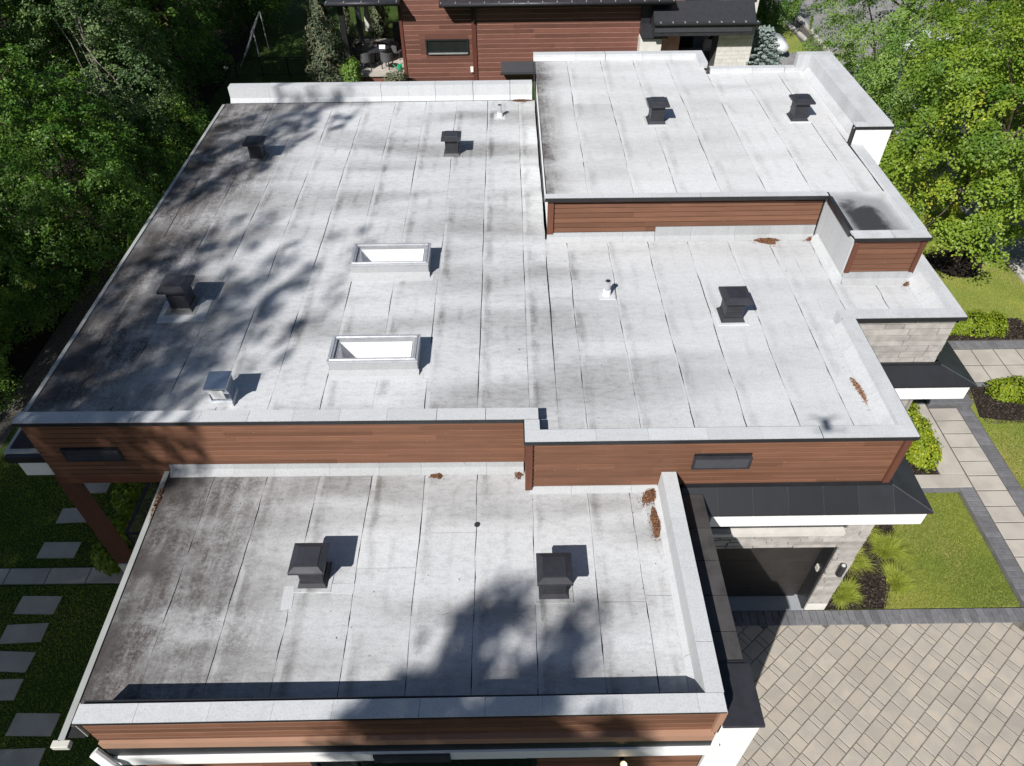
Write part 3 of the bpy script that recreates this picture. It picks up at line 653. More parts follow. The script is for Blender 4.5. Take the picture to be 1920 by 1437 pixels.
# ---- stone wall beside the entrance
def stones(wall, x0, x1, y, z0, z1, hs=(.09, .13, .17), ls=(.35, 1.3), skip=(), mat='stone', th=.03, gap=.021):
    z = z0
    while z < z1-.03:
        h = random.choice(hs)
        if z1-z-h < .06: h = z1-z
        x = x0
        while x < x1-.01:
            e = min(x1, x+random.uniform(*ls))
            if x1-e < .18: e = x1
            pcs = [(x, e)]
            for a, b, c, d in skip:
                if z+h/2 > c and z+h/2 < d: pcs = [pq for p, q in pcs for pq in ([(p, q)] if q <= a or p >= b else [(p, min(q, a))]*(p < a) + [(max(p, b), q)]*(q > b))]
            for p, q in pcs:
                if q-p < .04: continue
                k = random.uniform(0, .022); MB().box(p+gap/2, q-gap/2, y-k, y+th, z+gap/2, z+h-gap/2, skip=('k',)).build('stone', mat, wall)
            x = e
        z += h
st = hp('stone_wall', MB().box(6.75, 8.72, 10.84, 10.9, 4.60, ZP-.09), 'mortar')
stones(st, 6.78, 8.74, 10.80, 4.66, ZP-.09)
hp('stone_return', MB().box(8.722, 8.76, 10.84, 12.1, 0, ZP-.10), 'stone')
# ---- black metal skirt roofs with white fascias
def skirt(x0, x1, yw, ye, zw, ze, xr, mat='blackmetal', pw=.62, left=None):
    """sloped metal panels in front of a wall; xr: how far the hip wraps round the right corner"""
    s = hp('skirt_roof', MB().poly([(x0, yw, zw-.03), (x0, ye, ze-.03), (x1+xr, ye, ze-.03), (x1, yw, zw-.03)]), 'bitumen')
    x = x0
    while x < x1+xr-.02:
        e = min(x+pw, x1+xr)
        if x1+xr-e < .15: e = x1+xr
        f = lambda q: yw if q <= x1 else yw+(ye-yw)*(q-x1)/xr
        g = lambda q: zw if q <= x1 else zw+(ze-zw)*(q-x1)/xr
        pts = [(x+.004, ye, ze), (e-.004, ye, ze), (e-.004, f(e), g(e))] + ([(x1, yw, zw)] if x < x1 < e else []) + [(x+.004, f(x), g(x))]
        m = MB(); m.poly(pts); m.poly([(x+.004, ye, ze), (x+.004, ye, ze-.04), (e-.004, ye, ze-.04), (e-.004, ye, ze)]); m.build('metal_panel', mat, s)
        hp('standing_seam', MB().extr([(x-.004, ye, ze-.005), (x+.006, ye, ze-.005), (x+.006, ye, ze+.012), (x-.004, ye, ze+.012)], (0, 0, 0), (0, f(x)-ye, g(x)-ze)), 'blackmetal', s)
        x = e
    hp('metal_panel', MB().poly([(x1+.004, yw+.002, zw), (x1+xr, ye+.006, ze), (x1+xr, yw+1.9, ze), (x1+.004, yw+1.9, zw)]), mat, s)
    hp('hip_cap', MB().tube((x1, yw, zw+.006), (x1+xr, ye, ze+.006), .012, n=5), 'louver', s)
    hp('wall_flashing', MB().box(x0, x1+.01, yw-.03, yw+.03, zw-.01, zw+.05), 'blackmetal', s)
    return s
skirt(2.98, 6.66, 7.72, 7.32, 4.64, 4.31, .72)
hp('fascia', MB().box(3.50, 7.30, 7.345, 7.42, 3.93, 4.28), 'white'); hp('fascia', MB().box(7.24, 7.30, 7.421, 9.5, 3.98, 4.25), 'white')
hp('soffit', MB().box(3.2, 7.23, 7.43, 9.4, 4.05, 4.09), 'white')
skirt(6.7, 8.86, 10.78, 10.40, 4.62, 4.34, .72, pw=.48)
hp('fascia', MB().box(6.75, 9.46, 10.42, 10.50, 3.95, 4.31), 'white'); hp('fascia', MB().box(9.40, 9.46, 10.501, 12.6, 3.98, 4.28), 'white')
hp('soffit', MB().box(6.75, 9.40, 10.51, 12.6, 4.03, 4.07), 'white')
# flat black coping along the right of the lower roof, in panels, ending in the wide cap of the white pier
cop = hp('side_coping', MB().box(2.84, 3.31, 4.60, 7.60, 4.50, 4.53), 'bitumen')
y = 4.60
for l in (.46, .60, .62, .62, .70):
    hp('metal_panel', MB().box(2.835, 3.33, y, min(y+l-.012, 7.62), 4.53, 4.565), 'coping', cop); y += l
hp('coping_end', MB().box(2.83, 3.34, 4.55, 4.598, 4.45, 4.59), 'blackmetal')
hp('side_wall', MB().box(2.76, 3.29, 4.60, 8.0, 0, 4.49), 'stone')
pier = hp('white_pier', MB().box(2.80, 3.36, 3.70, 4.54, 0, 4.56), 'white'); hp('pier_cap', MB().box(2.822, 3.40, 3.66, 4.545, 4.561, 4.62), 'charcoal', pier, bevel=.01)
# front of the lower wing: board fascia, tan ledge, black band, white band, boards below
wf = hp('wall_backing', MB().box(-5.84, 2.78, 3.76, 3.98, 3.6, ZL-.05), 'bitumen')
boards(wf, -5.84, 2.72, 3.705, 4.30, ZL-.055, bh=.15, mat='wood', y1=3.745)
hp('corner_trim', MB().box(2.725, 2.82, 3.70, 3.80, 4.30, ZL-.06), 'woodtan')
led = hp('ledge', MB().box(-5.82, 2.76, 3.655, 3.76, 4.13, 4.31), 'woodtan')
hp('metal_band', MB().extr([(0, 3.76, 4.125), (0, 3.655, 4.125), (0, 3.63, 3.91), (0, 3.76, 3.91)], (-5.80, 0, 0), (2.78, .03, 0)), 'blackmetal')
hp('white_band', MB().extr([(0, 3.69, 3.905), (0, 3.60, 3.905), (0, 3.60, 3.62), (0, 3.69, 3.62)], (-5.75, 0, 0), (2.9, .03, 0)), 'white')
hp('louvre_band', MB().box(-2.05, -.95, 3.575, 3.61, 3.63, 3.89), 'louver')
wf2 = hp('wall_backing', MB().box(-5.7, 2.78, 3.72, 3.98, .0, 3.61), 'bitumen')
boards(wf2, -5.7, 2.75, 3.695, 2.4, 3.61, skip=((-3.05, .30, 2.2, 3.60),))
win = hp('window', MB().box(-3.05, .30, 3.66, 3.71, 3.52, 3.60).box(-3.05, -2.97, 3.66, 3.71, 2.0, 3.52).box(.22, .30, 3.66, 3.71, 2.0, 3.52).box(-2.45, -2.37, 3.66, 3.71, 2.0, 3.52), 'blackmetal')
hp('pane', MB().box(-2.97, .22, 3.70, 3.712, 2.0, 3.52), 'darkglass', win); hp('blind_rail', MB().box(-2.90, -2.5, 3.672, 3.69, 3.44, 3.48).box(-2.3, .15, 3.672, 3.69, 3.44, 3.48), 'alu', win)
# downpipe head at the left corner
hp('downpipe_elbow', MB().tube((-5.95, 3.62, 4.10), (-5.72, 3.50, 3.86), .075, n=12).tube((-5.72, 3.50, 3.90), (-5.72, 3.50, 0), .06, n=12), 'white', smooth=False)

# ---- garage front: stone, opening, door, window strip, sill
gw = hp('garage_wall', MB().box(3.3, 6.38, 7.80, 8.0, 2.52, 4.05).box(6.42, 6.82, 7.80, 8.15, 0, 4.05).box(3.3, 3.55, 7.80, 8.15, 0, 2.52), 'mortar')
stones(gw, 3.35, 6.86, 7.765, .30, 3.98, hs=(.09, .12, .15), ls=(.4, 1.1), skip=((3.0, 6.40, 0, 2.52), (3.0, 6.36, 3.16, 3.9)))
stones(gw, 6.405, 6.86, 7.765, .02, .30, hs=(.28,), ls=(1, 2), mat='palebrick')
hp('jamb', MB().box(6.36, 6.402, 7.79, 8.12, .02, 2.52), 'blackmetal')
hp('window_sill', MB().box(3.40, 6.30, 7.66, 7.80, 3.10, 3.20), 'palebrick'); hp('window_strip', MB().box(3.40, 6.32, 7.775, 7.80, 3.23, 3.86), 'darkglass')
door = hp('garage_door', MB().box(3.55, 6.36, 8.13, 8.16, .02, 2.55), 'door')
for i in range(5): hp('door_panel', MB().box(3.56, 6.28, 8.10, 8.135, .03+i*.50, .52+i*.50), 'door', door, bevel=.008)
hp('keypad', MB().box(6.33, 6.362, 7.90, 8.0, 1.40, 1.55), 'pale')
hp('threshold', MB().box(3.5, 6.40, 7.745, 8.13, .0, .035), 'granite')
def wall_lamp(loc, label, lit=False):
    t = thing('wall_lamp', label, 'lamp', loc)
    kid(t, 'bracket', MB().box(-.03, .03, -.05, .06, -.03, .03), 'blackmetal'); kid(t, 'shade', MB().frus(0, -.10, -.16, .16, .07, .07, n=16), 'blackmetal'); kid(t, 'rim', MB().frus(0, -.10, .161, .18, .062, .055, n=16), 'pale' if lit else 'louver'); kid(t, 'bulb', MB().frus(0, -.10, .181, .20, .04, .03, n=12), 'bulb' if lit else 'pale')
wall_lamp((6.63, 7.76, 1.85), 'small black cylinder wall lamp on the stone garage pier')
wall_lamp((1.55, 3.62, 3.42), 'small lit wall lamp on the boards at the bottom edge', True)
# wall of the entrance, deep under the second skirt
en = hp('entrance_wall', MB().box(6.76, 9.0, 12.62, 12.7, 0, 4.0), 'mortar'); stones(en, 7.6, 9.0, 12.59, .1, 3.9, ls=(.4, 1.0))
# ---- left: canopy, terrace, post, railing
can = hp('side_canopy', MB().box(-9.20, -8.40, 8.45, 21.0, 4.80, 4.92), 'pale'); hp('canopy_sheet', MB().box(-9.12, -8.42, 8.55, 20.9, 4.921, 4.94), 'mem_low', can); hp('canopy_fascia', MB().box(-9.02, -8.40, 8.40, 8.449, 4.34, 4.72), 'white', can); hp('canopy_gutter', MB().box(-9.15, -8.40, 8.36, 8.44, 4.74, 4.90), 'blackmetal', can)
hp('overhang_soffit', MB().box(-8.38, -6.2, 8.36, 14, 4.40, 4.44), 'woodY'); hp('roof_beam', MB().box(-8.38, -6.25, 8.29, 8.36, 4.22, 4.41), 'woodZ')
hp('overhang_body', MB().box(-8.40, -6.2, 14, 21.5, 0, 5.6, skip=('t',)), 'white')
hp('post', MB().box(-8.46, -8.22, 8.30, 8.54, 1.42, 4.40), 'postwood'); hp('post_base', MB().box(-8.42, -8.16, 8.26, 8.54, 1.12, 1.42), 'pale')
ter = hp('terrace', MB().box(-8.3, -6.2, 8.34, 14, .95, 1.12), 'concrete'); hp('terrace_wall', MB().box(-8.2, -6.2, 8.40, 13.9, 0, .949), 'concrete', ter)
rail = thing('terrace_railing', 'black metal and glass railing along the edge of the covered terrace', 'railing', (-8.1, 10, 1.12))
kid(rail, 'top_rail', MB().box(-.03, .03, -1.4, 3.4, .98, 1.03), 'blackmetal'); kid(rail, 'bottom_rail', MB().box(-.025, .025, -1.4, 3.4, .10, .14), 'blackmetal')
for i in range(4): kid(rail, 'rail_post', MB().box(-.03, .03, -1.42+i*1.55, -1.36+i*1.55, 0, .98), 'blackmetal'); kid(rail, 'rail_shoe', MB().box(-.06, .06, -1.46+i*1.55, -1.32+i*1.55, 0, .03), 'blackmetal')
for i in range(3): kid(rail, 'glass_pane', MB().box(-.005, .005, -1.34+i*1.55, .11+i*1.55, .15, .97), 'glass')
kid(rail, 'front_rail', MB().box(.03, 1.85, -1.44, -1.39, .98, 1.03), 'blackmetal'); kid(rail, 'front_bottom_rail', MB().box(.03, 1.85, -1.44, -1.40, .10, .14), 'blackmetal')
# ================================================================== THINGS ON THE ROOFS
def make_vent():
    t = thing('roof_vent', 'vent', 'roof vent', (0, 0, 0))
    kid(t, 'flashing', MB().frus(0, 0, .0, .014, .29, .28), 'mem_main')
    kid(t, 'base', MB().frus(0, 0, .012, .075, .225, .176).frus(0, 0, .0751, .095, .178, .178), 'charcoal')
    kid(t, 'neck', MB().frus(0, 0, .093, .47, .168, .168), 'charcoal')
    for i in range(7): kid(t, 'louvre_slat', MB().box(-.148, .148, -.176, -.1685, .15+i*.042, .168+i*.042), 'charcoal')
    c = kid(t, 'cap', MB().frus(0, 0, .450, .495, .258, .258).frus(0, 0, .4951, .535, .258, .175), 'charcoal')
    kid(c, 'top_plate', MB().frus(0, 0, .5351, .550, .17, .164), 'charcoal')
    return t
V0 = make_vent()
VS = [(-6.67, 17.98, M, 1, 'black square roof vent nearest the far left corner, in dappled shade'), (-1.51, 18.12, M, 1, 'black square roof vent in sun towards the middle of the far main roof'), (-6.68, 11.68, M, 1.12, 'black square roof vent on a ragged flashing patch near the left roof edge'),
      (-3.2, 6.10, LO, 1.06, 'black square roof vent with patches beside it on the lower front roof, left one'), (.62, 5.86, LO, 1.06, 'black square roof vent on the lower front roof, right one by the tree shadow'), (4.38, 11.12, M, 1.06, 'black square roof vent on the right of the main roof below the board wall'),
      (3.72, 17.55, UP, 1, 'black square roof vent in the middle of the raised upper roof'), (7.32, 17.62, UP, 1, 'black square roof vent on the raised upper roof close to its tall right parapet')]
for i, (x, y, z, s, lb) in enumerate(VS):
    o = V0 if i == 0 else copy_tree(V0); o.location = (x, y, z-.001); o.scale = (s, s, s); o.rotation_euler[2] = random.uniform(-.015, .015); tag(o, lb, 'roof vent', 'black square vents on the roofs')
# membrane patches beside two of them
for x, y, w, d, z, r in ((-3.56, 5.72, .17, .40, LO, .05), (-2.72, 5.86, .36, .17, LO, 0), (-6.62, 11.50, .95, .72, M, .06)): o = MB().box(-w/2, w/2, -d/2, d/2, -.004, .0065).build('membrane_patch', 'mem_cap', low if z == LO else main); o.location = (x, y-8+8, z); o.matrix_parent_inverse = parent_inv(o.parent); o.rotation_euler[2] = r
for i, s in enumerate(SK):
    x0, x1, y0, y1 = s; t = thing('skylight', ('aluminium-framed skylight on the main roof, the farther of the two', 'aluminium-framed skylight on the main roof, the nearer of the two')[i], 'skylight', ((x0+x1)/2, (y0+y1)/2, M), 'skylights on the main roof')
    fl = M+.004; ft = M+.27
    m = MB(); n = .09
    for a, b, c, d in ((x0-.03, x1+.03, y0-.03, y0+n), (x0-.03, x1+.03, y1-n, y1+.03), (x0-.03, x0+n, y0+n, y1-n), (x1-n, x1+.03, y0+n, y1-n)): m.box(a, b, c, d, fl, ft)
    m.build('curb', 'mem_stand', t)
    m = MB(); m.extr([(0, y0-.11, fl), (0, y0-.033, fl), (0, y0-.033, fl+.10)], (x0-.05, 0, 0), (x1+.05, 0, 0)); m.build('curb_cant', 'mem_stand', t)
    fr = MB(); q = .055
    for a, b, c, d in ((x0-.045, x1+.045, y0-.045, y0+q), (x0-.045, x1+.045, y1-q, y1+.045), (x0-.045, x0+q, y0+q, y1-q), (x1-q, x1+.045, y0+q, y1-q)): fr.box(a, b, c, d, ft, ft+.055)
    fo = fr.build('frame', 'alu', t, bevel=.012)
    fr = MB(); w = .022
    for a, b, c, d in ((x0+.0, x1-.0, y0+.0, y0+w), (x0, x1, y1-w, y1), (x0, x0+w, y0+w, y1-w), (x1-w, x1, y0+w, y1-w)): fr.box(a, b, c, d, ft+.0555, ft+.070)
    fr.build('retaining_bar', 'alu', fo)
    MB().box(x0+.03, x1-.03, y0+.03, y1-.03, ft+.057, ft+.066).build('glass_pane', 'glass', t)
    gx0, gx1, gy0, gy1 = x0+.10, x1-.10, y0+.10, y1-.10
    MB().box(gx0, gx1, gy0, gy1, M-.75, ft-.004, skip=('t',)).build('light_well', 'wellwhite', t)
# galvanised exhaust hood
ex = thing('exhaust_hood', 'shiny galvanised sheet-metal exhaust hood behind the left front parapet', 'exhaust hood', (-5.10, 8.98, M), rz=.03); ex.scale = (.88, .88, .92)
kid(ex, 'collar', MB().frus(0, 0, 0, .10, .22, .21), 'mem_cap')
kid(ex, 'body', MB().extr([(0, -.17, .09), (0, .19, .09), (0, .21, .50), (0, -.25, .50), (0, -.17, .30)], (-.20, 0, 0), (.20, 0, 0)), 'galv'); kid(ex, 'lid', MB().box(-.225, .225, -.275, .235, .501, .535), 'galv', bevel=.006); kid(ex, 'damper', MB().extr([(0, -.265, .46), (0, -.255, .46), (0, -.215, .22), (0, -.225, .22)], (-.125, 0, 0), (.125, 0, 0)), 'white'); kid(ex, 'side_seam', MB().box(.2005, .208, -.15, .18, .22, .235), 'galv')
def pipe(x, y, label, s=1):
    t = thing('vent_pipe', label, 'vent pipe', (x, y, M), 'aluminium vent pipes on the main roof')
    kid(t, 'flange', MB().frus(0, 0, -.002, .012, .17, .16), 'mem_cap'); kid(t, 'sleeve', MB().frus(0, 0, .01, .13, .085, .075, n=16), 'white'); kid(t, 'tube', MB().frus(0, 0, .131, .34, .062, .060, n=16), 'alu'); kid(t, 'mouth', MB().frus(0, 0, .3401, .352, .066, .066, n=16), 'alu'); kid(t, 'bore', MB().frus(0, 0, .3525, .3535, .045, .045, n=16), 'bitumen')
pipe(-.24, 20.3, 'small aluminium vent pipe by the far parapet of the main roof'); pipe(1.99, 11.85, 'small aluminium vent pipe in the middle of the main roof below the board wall')
dr = MB().frus(0, 0, 0, .02, .05, .045, n=12).build('drain_cap', 'charcoal'); dr.location = (-.62, 7.03, LO); tag(dr, 'tiny dark drain cap on the lower front roof', 'drain cap')
# heaps of dry leaves
def litter(x, y, z, rx, ry, n, label, rot=0.0, hgt=.05, tail=0):
    n = int(n*1.7); a = rng.uniform(0, 2*np.pi, n); r = np.sqrt(rng.uniform(0, 1, n)); r = np.where(rng.uniform(size=n) < .05, r+rng.uniform(0, .9, n), r); lob = 1+.25*np.sin(3*a+x)+.15*np.sin(5*a+y)
    if tail: r = np.where(rng.uniform(size=n) < tail, r*1.35, r)
    px, py = rx*r*np.cos(a)*lob, ry*r*np.sin(a)*lob; c, s = math.cos(rot), math.sin(rot)
    P = np.stack([px*c-py*s, px*s+py*c, hgt*np.clip(1-r**2, 0, 1)*rng.uniform(.3, 1, n)+.008], 1); N = rng.normal(size=(n, 3))*.6+np.array([0, 0, 1.0])
    o = obj('leaf_heap', leaf_mesh('leaf_heap', P, N, rng.uniform(.016, .042, n), 'litter_leaf', rng.uniform(0, 1, n), .5), None, (x, y, z)); tag(o, label, 'leaf heap', 'heaps of dry leaves on the roofs'); return o
MT['litter_leaf'] = mat_leaf('dry_leaf', (.085, .042, .026), (.225, .105, .052), (.36, .20, .10), .1, .8)
litter(5.79, 13.74, M, .27, .12, 1500, 'oval heap of brown dry leaves under the upper board wall'); litter(6.80, 13.80, M, .16, .09, 700, 'small heap of dry leaves in the corner by the white cheek wall')
litter(8.38, 12.10, M, .22, .10, 800, 'small heap of dry leaves beneath the short board face on the right'); litter(6.27, 8.84, M, .10, .50, 1700, 'long narrow strip of dry leaves beside the right parapet', .1)
litter(2.45, 7.62, LO, .18, .20, 1500, 'orange-brown heap of dry leaves in the corner where board wall meets right parapet', 0, .07, .1); litter(2.45, 7.00, LO, .12, .26, 1200, 'dark brown oblong heap of dry leaves along the lower roof parapet', .1); litter(2.60, 6.70, LO, .04, .12, 160, 'tiny sliver of dry leaves next to the lower right parapet')
litter(-1.37, 8.08, LO, .11, .05, 260, 'small heap of dry leaves at the foot of the long board wall'); litter(.10, 8.08, LO, .07, .08, 140, 'tiny heap of dry leaves where the board wall steps forward'); litter(.42, 21.36, M, .30, .05, 400, 'thin line of dry leaves in the far corner below the upper roof')
litter(-6.26, 7.6, LO, .045, .40, 260, 'dark strip of dry leaves along the left edge of the lower roof', .02)

# ================================================================== NEIGHBOUR
nb = thing('neighbour_house', 'two-storey neighbouring house with maroon board walls and black gutters', 'house', (1, 38, 0))
NY = 37.0
def nparts(name, mb, mat, parent=nb, **k): return mb.build(name, mat, parent, **k)
nw = nparts('wall', MB().box(-5.15, 8.5, NY+.014, NY+8, 0, 6.5).box(8.505, 10.0, NY+1.3, NY+8, 2.6, 6.5), 'joint')
def nboards(x0, x1, y, z0, z1, skip=()): boards(nw, x0, x1, y, z0, z1, bh=.226, mat='maroon', seg=(2.5, 6), th=.04, skip=skip, gap=.026)
nboards(-5.05, -1.72, NY, 0, 6.4, ((-4.02, -1.9, 1.42, 2.12),)); nboards(-1.50, 6.45, NY+.0, 0, 6.4); nboards(6.46, 10.0, NY+1.2, 3.0, 6.4)
nparts('corner_trim', MB().box(-5.2, -5.06, NY-.05, NY+.06, 0, 6.5), 'maroonZ'); nparts('corner_trim', MB().box(-1.71, -1.51, NY-.06, NY+.06, 0, 6.5), 'maroonZ')
nparts('window_surround', MB().box(-4.3, -1.72, NY+.004, NY+.013, 1.2, 2.35), 'maroon'); nwin = nparts('window', MB().box(-4.02, -1.9, NY-.06, NY+.02, 1.42, 1.49).box(-4.02, -1.9, NY-.06, NY+.02, 2.06, 2.12).box(-4.02, -3.94, NY-.06, NY+.02, 1.49, 2.06).box(-1.98, -1.9, NY-.06, NY+.02, 1.49, 2.06), 'blackmetal'); nparts('pane', MB().box(-3.94, -1.98, NY+.0, NY+.03, 1.49, 2.06), 'darkglass', nwin); nparts('sill', MB().box(-3.9, -1.95, NY-.09, NY-.061, 1.43, 1.50), 'alu', nwin)
def eave(x0, x1, y0, z, n, depth=.8, parent=nb, name='eave'):
    e = nparts(name, MB().box(x0, x1, y0+.1, y0+depth, z-.16, z-.02), 'blackmetal', parent); g = nparts('gutter', MB().tube((x0, y0+.04, z-.02), (x1, y0+.04, z-.02), .09, n=10), 'charcoal', e, smooth=True)
    for i in range(n): x = x0+.1+(x1-x0-.2)*i/max(1, n-1); nparts('gutter_clip', MB().box(x-.02, x+.02, y0-.055, y0+.12, z+.05, z+.08), 'alu', e)
    nparts('roof_sheet', MB().poly([(x0, y0+.12, z), (x1, y0+.12, z), (x1, y0+depth, z+.2), (x0, y0+depth, z+.2)]), 'charcoal', e); return e
eave(-3.15, 7.85, 36.1, 3.95, 17, 1.0)
nparts('downpipe', MB().tube((-1.55, 36.75, 3.75), (-1.58, 36.9, 2.9), .06), 'blackmetal'); nparts('wall_tap', MB().box(-1.86, -1.72, NY-.12, NY-.02, .55, .80), 'white')
aw = nparts('window_awning', MB().extr([(0, 37.0, 1.02), (0, 36.55, .62), (0, 36.55, .55), (0, 37.0, .55)], (-.32, 0, 0), (1.9, 0, 0)), 'charcoal'); nparts('awning_gutter', MB().tube((-.36, 36.5, .6), (1.9, 36.5, .6), .06), 'blackmetal', aw)
# porch roof on the left
eave(-8.45, -5.0, 36.1, 4.05, 5, 5.0, name='porch_roof'); nparts('porch_post', MB().box(-8.0, -7.75, 36.6, 36.85, .5, 3.9), 'blackmetal'); nparts('porch_post', MB().box(-8.0, -7.75, 40.8, 41.05, .5, 3.9), 'charcoal')
# right: bay, carport roof, pale brick piers
bay = nparts('bay', MB().box(6.45, 7.5, 36.4, 37.1, 0, 2.2), 'palebrick'); nparts('bay_roof', MB().extr([(6.46, 37.1, 2.75), (7.2, 37.1, 2.75), (7.75, 37.1, 2.30), (6.46, 37.1, 2.30)], (0, -.9, 0), (0, 0, 0)), 'charcoal', bay); nparts('bay_post', MB().box(6.46, 6.9, 36.85, 37.0, 2.75, 3.9), 'blackmetal', bay)
cr = nparts('carport_roof', MB().extr([(0, 35.9, 3.05), (0, 36.9, 3.75), (0, 39.0, 3.75), (0, 39.0, 2.5), (0, 35.9, 2.5)], (6.95, 0, 0), (11.75, 0, 0)), 'charcoal')
nparts('gutter', MB().tube((6.95, 35.85, 3.05), (11.9, 35.85, 3.05), .08, n=10), 'blackmetal', cr)
for i in range(9): nparts('gutter_clip', MB().box(7.2+i*.57, 7.25+i*.57, 35.75, 35.92, 3.12, 3.15), 'alu', cr)
nparts('fascia_band', MB().box(7.0, 11.6, 35.86, 35.895, 2.68, 2.86), 'louver', cr)
def brick_wall(x0, x1, y, z0, z1, side=None):
    w = nparts('brick_pier', MB().box(x0+.02, x1-.02, y+.02, y+1.2, z0, z1), 'mortar'); z = z0; r = 0
    while z < z1-.02:
        h = min(.19, z1-z); x = x0-(.35 if r % 2 else 0)
        while x < x1:
            a, b = max(x, x0), min(x+.72, x1)
            if b-a > .05: nparts('brick', MB().box(a+.006, b-.006, y, y+.05, z+.006, z+h-.006, skip=('k',)), 'palebrick', w)
            x += .72
        z += h; r += 1
    return w
brick_wall(7.52, 8.55, 37.4, 0, 2.5); brick_wall(10.3, 12.0, 36.6, 0, 2.5)
nparts('brick_tower', MB().box(10.4, 12.3, 37.9, 44, 2.6, 6.5), 'palebrick'); nparts('tower_flashing', MB().box(10.2, 12.1, 37.75, 37.89, 3.5, 3.75), 'blackmetal'); nparts('carport_back', MB().box(8.56, 10.28, 41.5, 41.6, 0, 2.5), 'bitumen')
# patio
deck = thing('patio_deck', 'raised stone patio under the porch roof of the neighbouring house', 'patio', (-6.5, 38.5, 0)); MB().box(-8.3, -5.22, 36.7, 41.5, .0, .5).build('deck_base', 'maroon', deck); MB().box(-8.4, -5.21, 36.6, 41.6, .501, .60).build('deck_slab', 'concrete', deck)
tb = thing('patio_table', 'round dark patio table with a pot and napkins on the patio', 'table', (-6.75, 38.3, .60)); kid(tb, 'top', MB().frus(0, 0, .70, .74, .72, .72, n=28), 'charcoal'); kid(tb, 'stem', MB().frus(0, 0, .03, .70, .10, .08, n=10), 'blackmetal'); kid(tb, 'foot', MB().frus(0, 0, 0, .03, .35, .33, n=18), 'blackmetal')
pt = thing('flower_pot', 'small white and terracotta pot in the middle of the patio table', 'pot', (-6.75, 38.35, 1.341)); kid(pt, 'pot', MB().frus(0, 0, 0, .12, .09, .12, n=14), 'white'); kid(pt, 'flowers', MB().frus(0, 0, .121, .20, .12, .06, n=9), 'terra')
nk = MB().extr([(0, -.12, 0), (0, .12, 0), (0, .02, .14)], (-.16, 0, 0), (.14, 0, 0)).build('napkin_stack', 'white'); nk.location = (-6.35, 38.15, 1.341); tag(nk, 'white folded napkins on the patio table', 'napkins')
def chair(x, y, rz, label):
    t = thing('wicker_chair', label, 'chair', (x, y, .60), 'wicker chairs round the patio table', rz); kid(t, 'seat', MB().frus(0, 0, .36, .44, .28, .28, n=12), 'rubber')
    m = MB(); a = np.linspace(-1.9, 1.9, 13)
    for r0, z0, z1 in ((.30, .40, .86),):
        for p, q in zip(a[:-1], a[1:]): m.extr([(r0*math.sin(p), -r0*math.cos(p), 0), (r0*math.sin(q), -r0*math.cos(q), 0), ((r0-.03)*math.sin(q), -(r0-.03)*math.cos(q), 0), ((r0-.03)*math.sin(p), -(r0-.03)*math.cos(p), 0)], (0, 0, z0), (0, 0, z1-.14*abs(p+q)/3.8))
    kid(t, 'backrest', m, 'rubber')
    for sx in (-1, 1):
        for sy in (-1, 1): kid(t, 'leg', MB().box(sx*.2-.02, sx*.2+.02, sy*.2-.02, sy*.2+.02, 0, .36), 'blackmetal')
chair(-7.15, 37.4, .25, 'grey wicker chair on the near left of the patio table'); chair(-6.1, 37.45, -.4, 'grey wicker chair on the near right of the patio table'); chair(-7.75, 38.6, 1.5, 'dark wicker chair on the far left of the patio table, next to the porch post'); chair(-5.75, 38.7, -1.7, 'dark wicker chair against the maroon wall by the patio table')
gr = thing('barbecue', 'black covered barbecue standing at the back of the patio', 'barbecue', (-5.65, 40.6, .60)); kid(gr, 'cart', MB().box(-.4, .4, -.25, .25, .05, .75), 'blackmetal'); kid(gr, 'hood', MB().extr([(0, -.28, .76), (0, .28, .76), (0, .26, 1.05), (0, .05, 1.18), (0, -.2, 1.10)], (-.4, 0, 0), (.4, 0, 0)), 'charcoal')
wc = thing('watering_can', 'green watering can on the patio floor against the maroon wall', 'watering can', (-5.45, 37.15, .60)); kid(wc, 'body', MB().frus(0, 0, 0, .26, .13, .11, n=12), 'green'); kid(wc, 'spout', MB().tube((-.10, 0, .06), (-.34, 0, .30), .03, .02), 'green'); kid(wc, 'handle', MB().tube((.10, 0, .05), (.2, 0, .2), .015).tube((.2, 0, .2), (.05, 0, .33), .015), 'green')
um = thing('closed_parasol', 'closed grey parasol standing at the back of the patio', 'parasol', (-7.3, 40.3, .60)); kid(um, 'pole', MB().tube((0, 0, 0), (0, 0, 2.6), .03), 'blackmetal'); kid(um, 'canopy', MB().frus(0, 0, .9, 1.6, .20, .16, n=9).frus(0, 0, 1.6, 2.5, .16, .04, n=9), 'pale')
# football goal and ball
go = thing('football_goal', 'white tubular football goal with net on the shaded lawn', 'goal', (-13.3, 40.85, 0), rz=math.pi/2+.1)
for s in (-1, 1): kid(go, 'upright', MB().tube((s*1.35, 0, 0), (s*1.35, 0, 1.9), .03), 'net'); kid(go, 'stay', MB().tube((s*1.35, 0, 1.9), (s*1.35, 1.1, 0), .02), 'net')
kid(go, 'crossbar', MB().tube((-1.35, 0, 1.9), (1.35, 0, 1.9), .03), 'net'); kid(go, 'ground_bar', MB().tube((-1.35, 1.1, .03), (1.35, 1.1, .03), .02), 'net')
m = MB()
for i in range(13): x = -1.35+i*.225; m.tube((x, 0, 1.9), (x, 1.1, .03), .004, n=3)
for i in range(13): m.tube((-1.35, 1.1*i/13, 1.9-1.87*i/13), (1.35, 1.1*i/13, 1.9-1.87*i/13), .004, n=3)
kid(go, 'mesh_net', m, 'net')
bm = bmesh.new(); bmesh.ops.create_icosphere(bm, subdivisions=3, radius=.11); me = bpy.data.meshes.new('football'); bm.to_mesh(me); bm.free(); me.materials.append(MT['white']); bl = obj('football', me, None, (-14.9, 39.0, .12)); tag(bl, 'white football lying beside the goal net', 'ball')
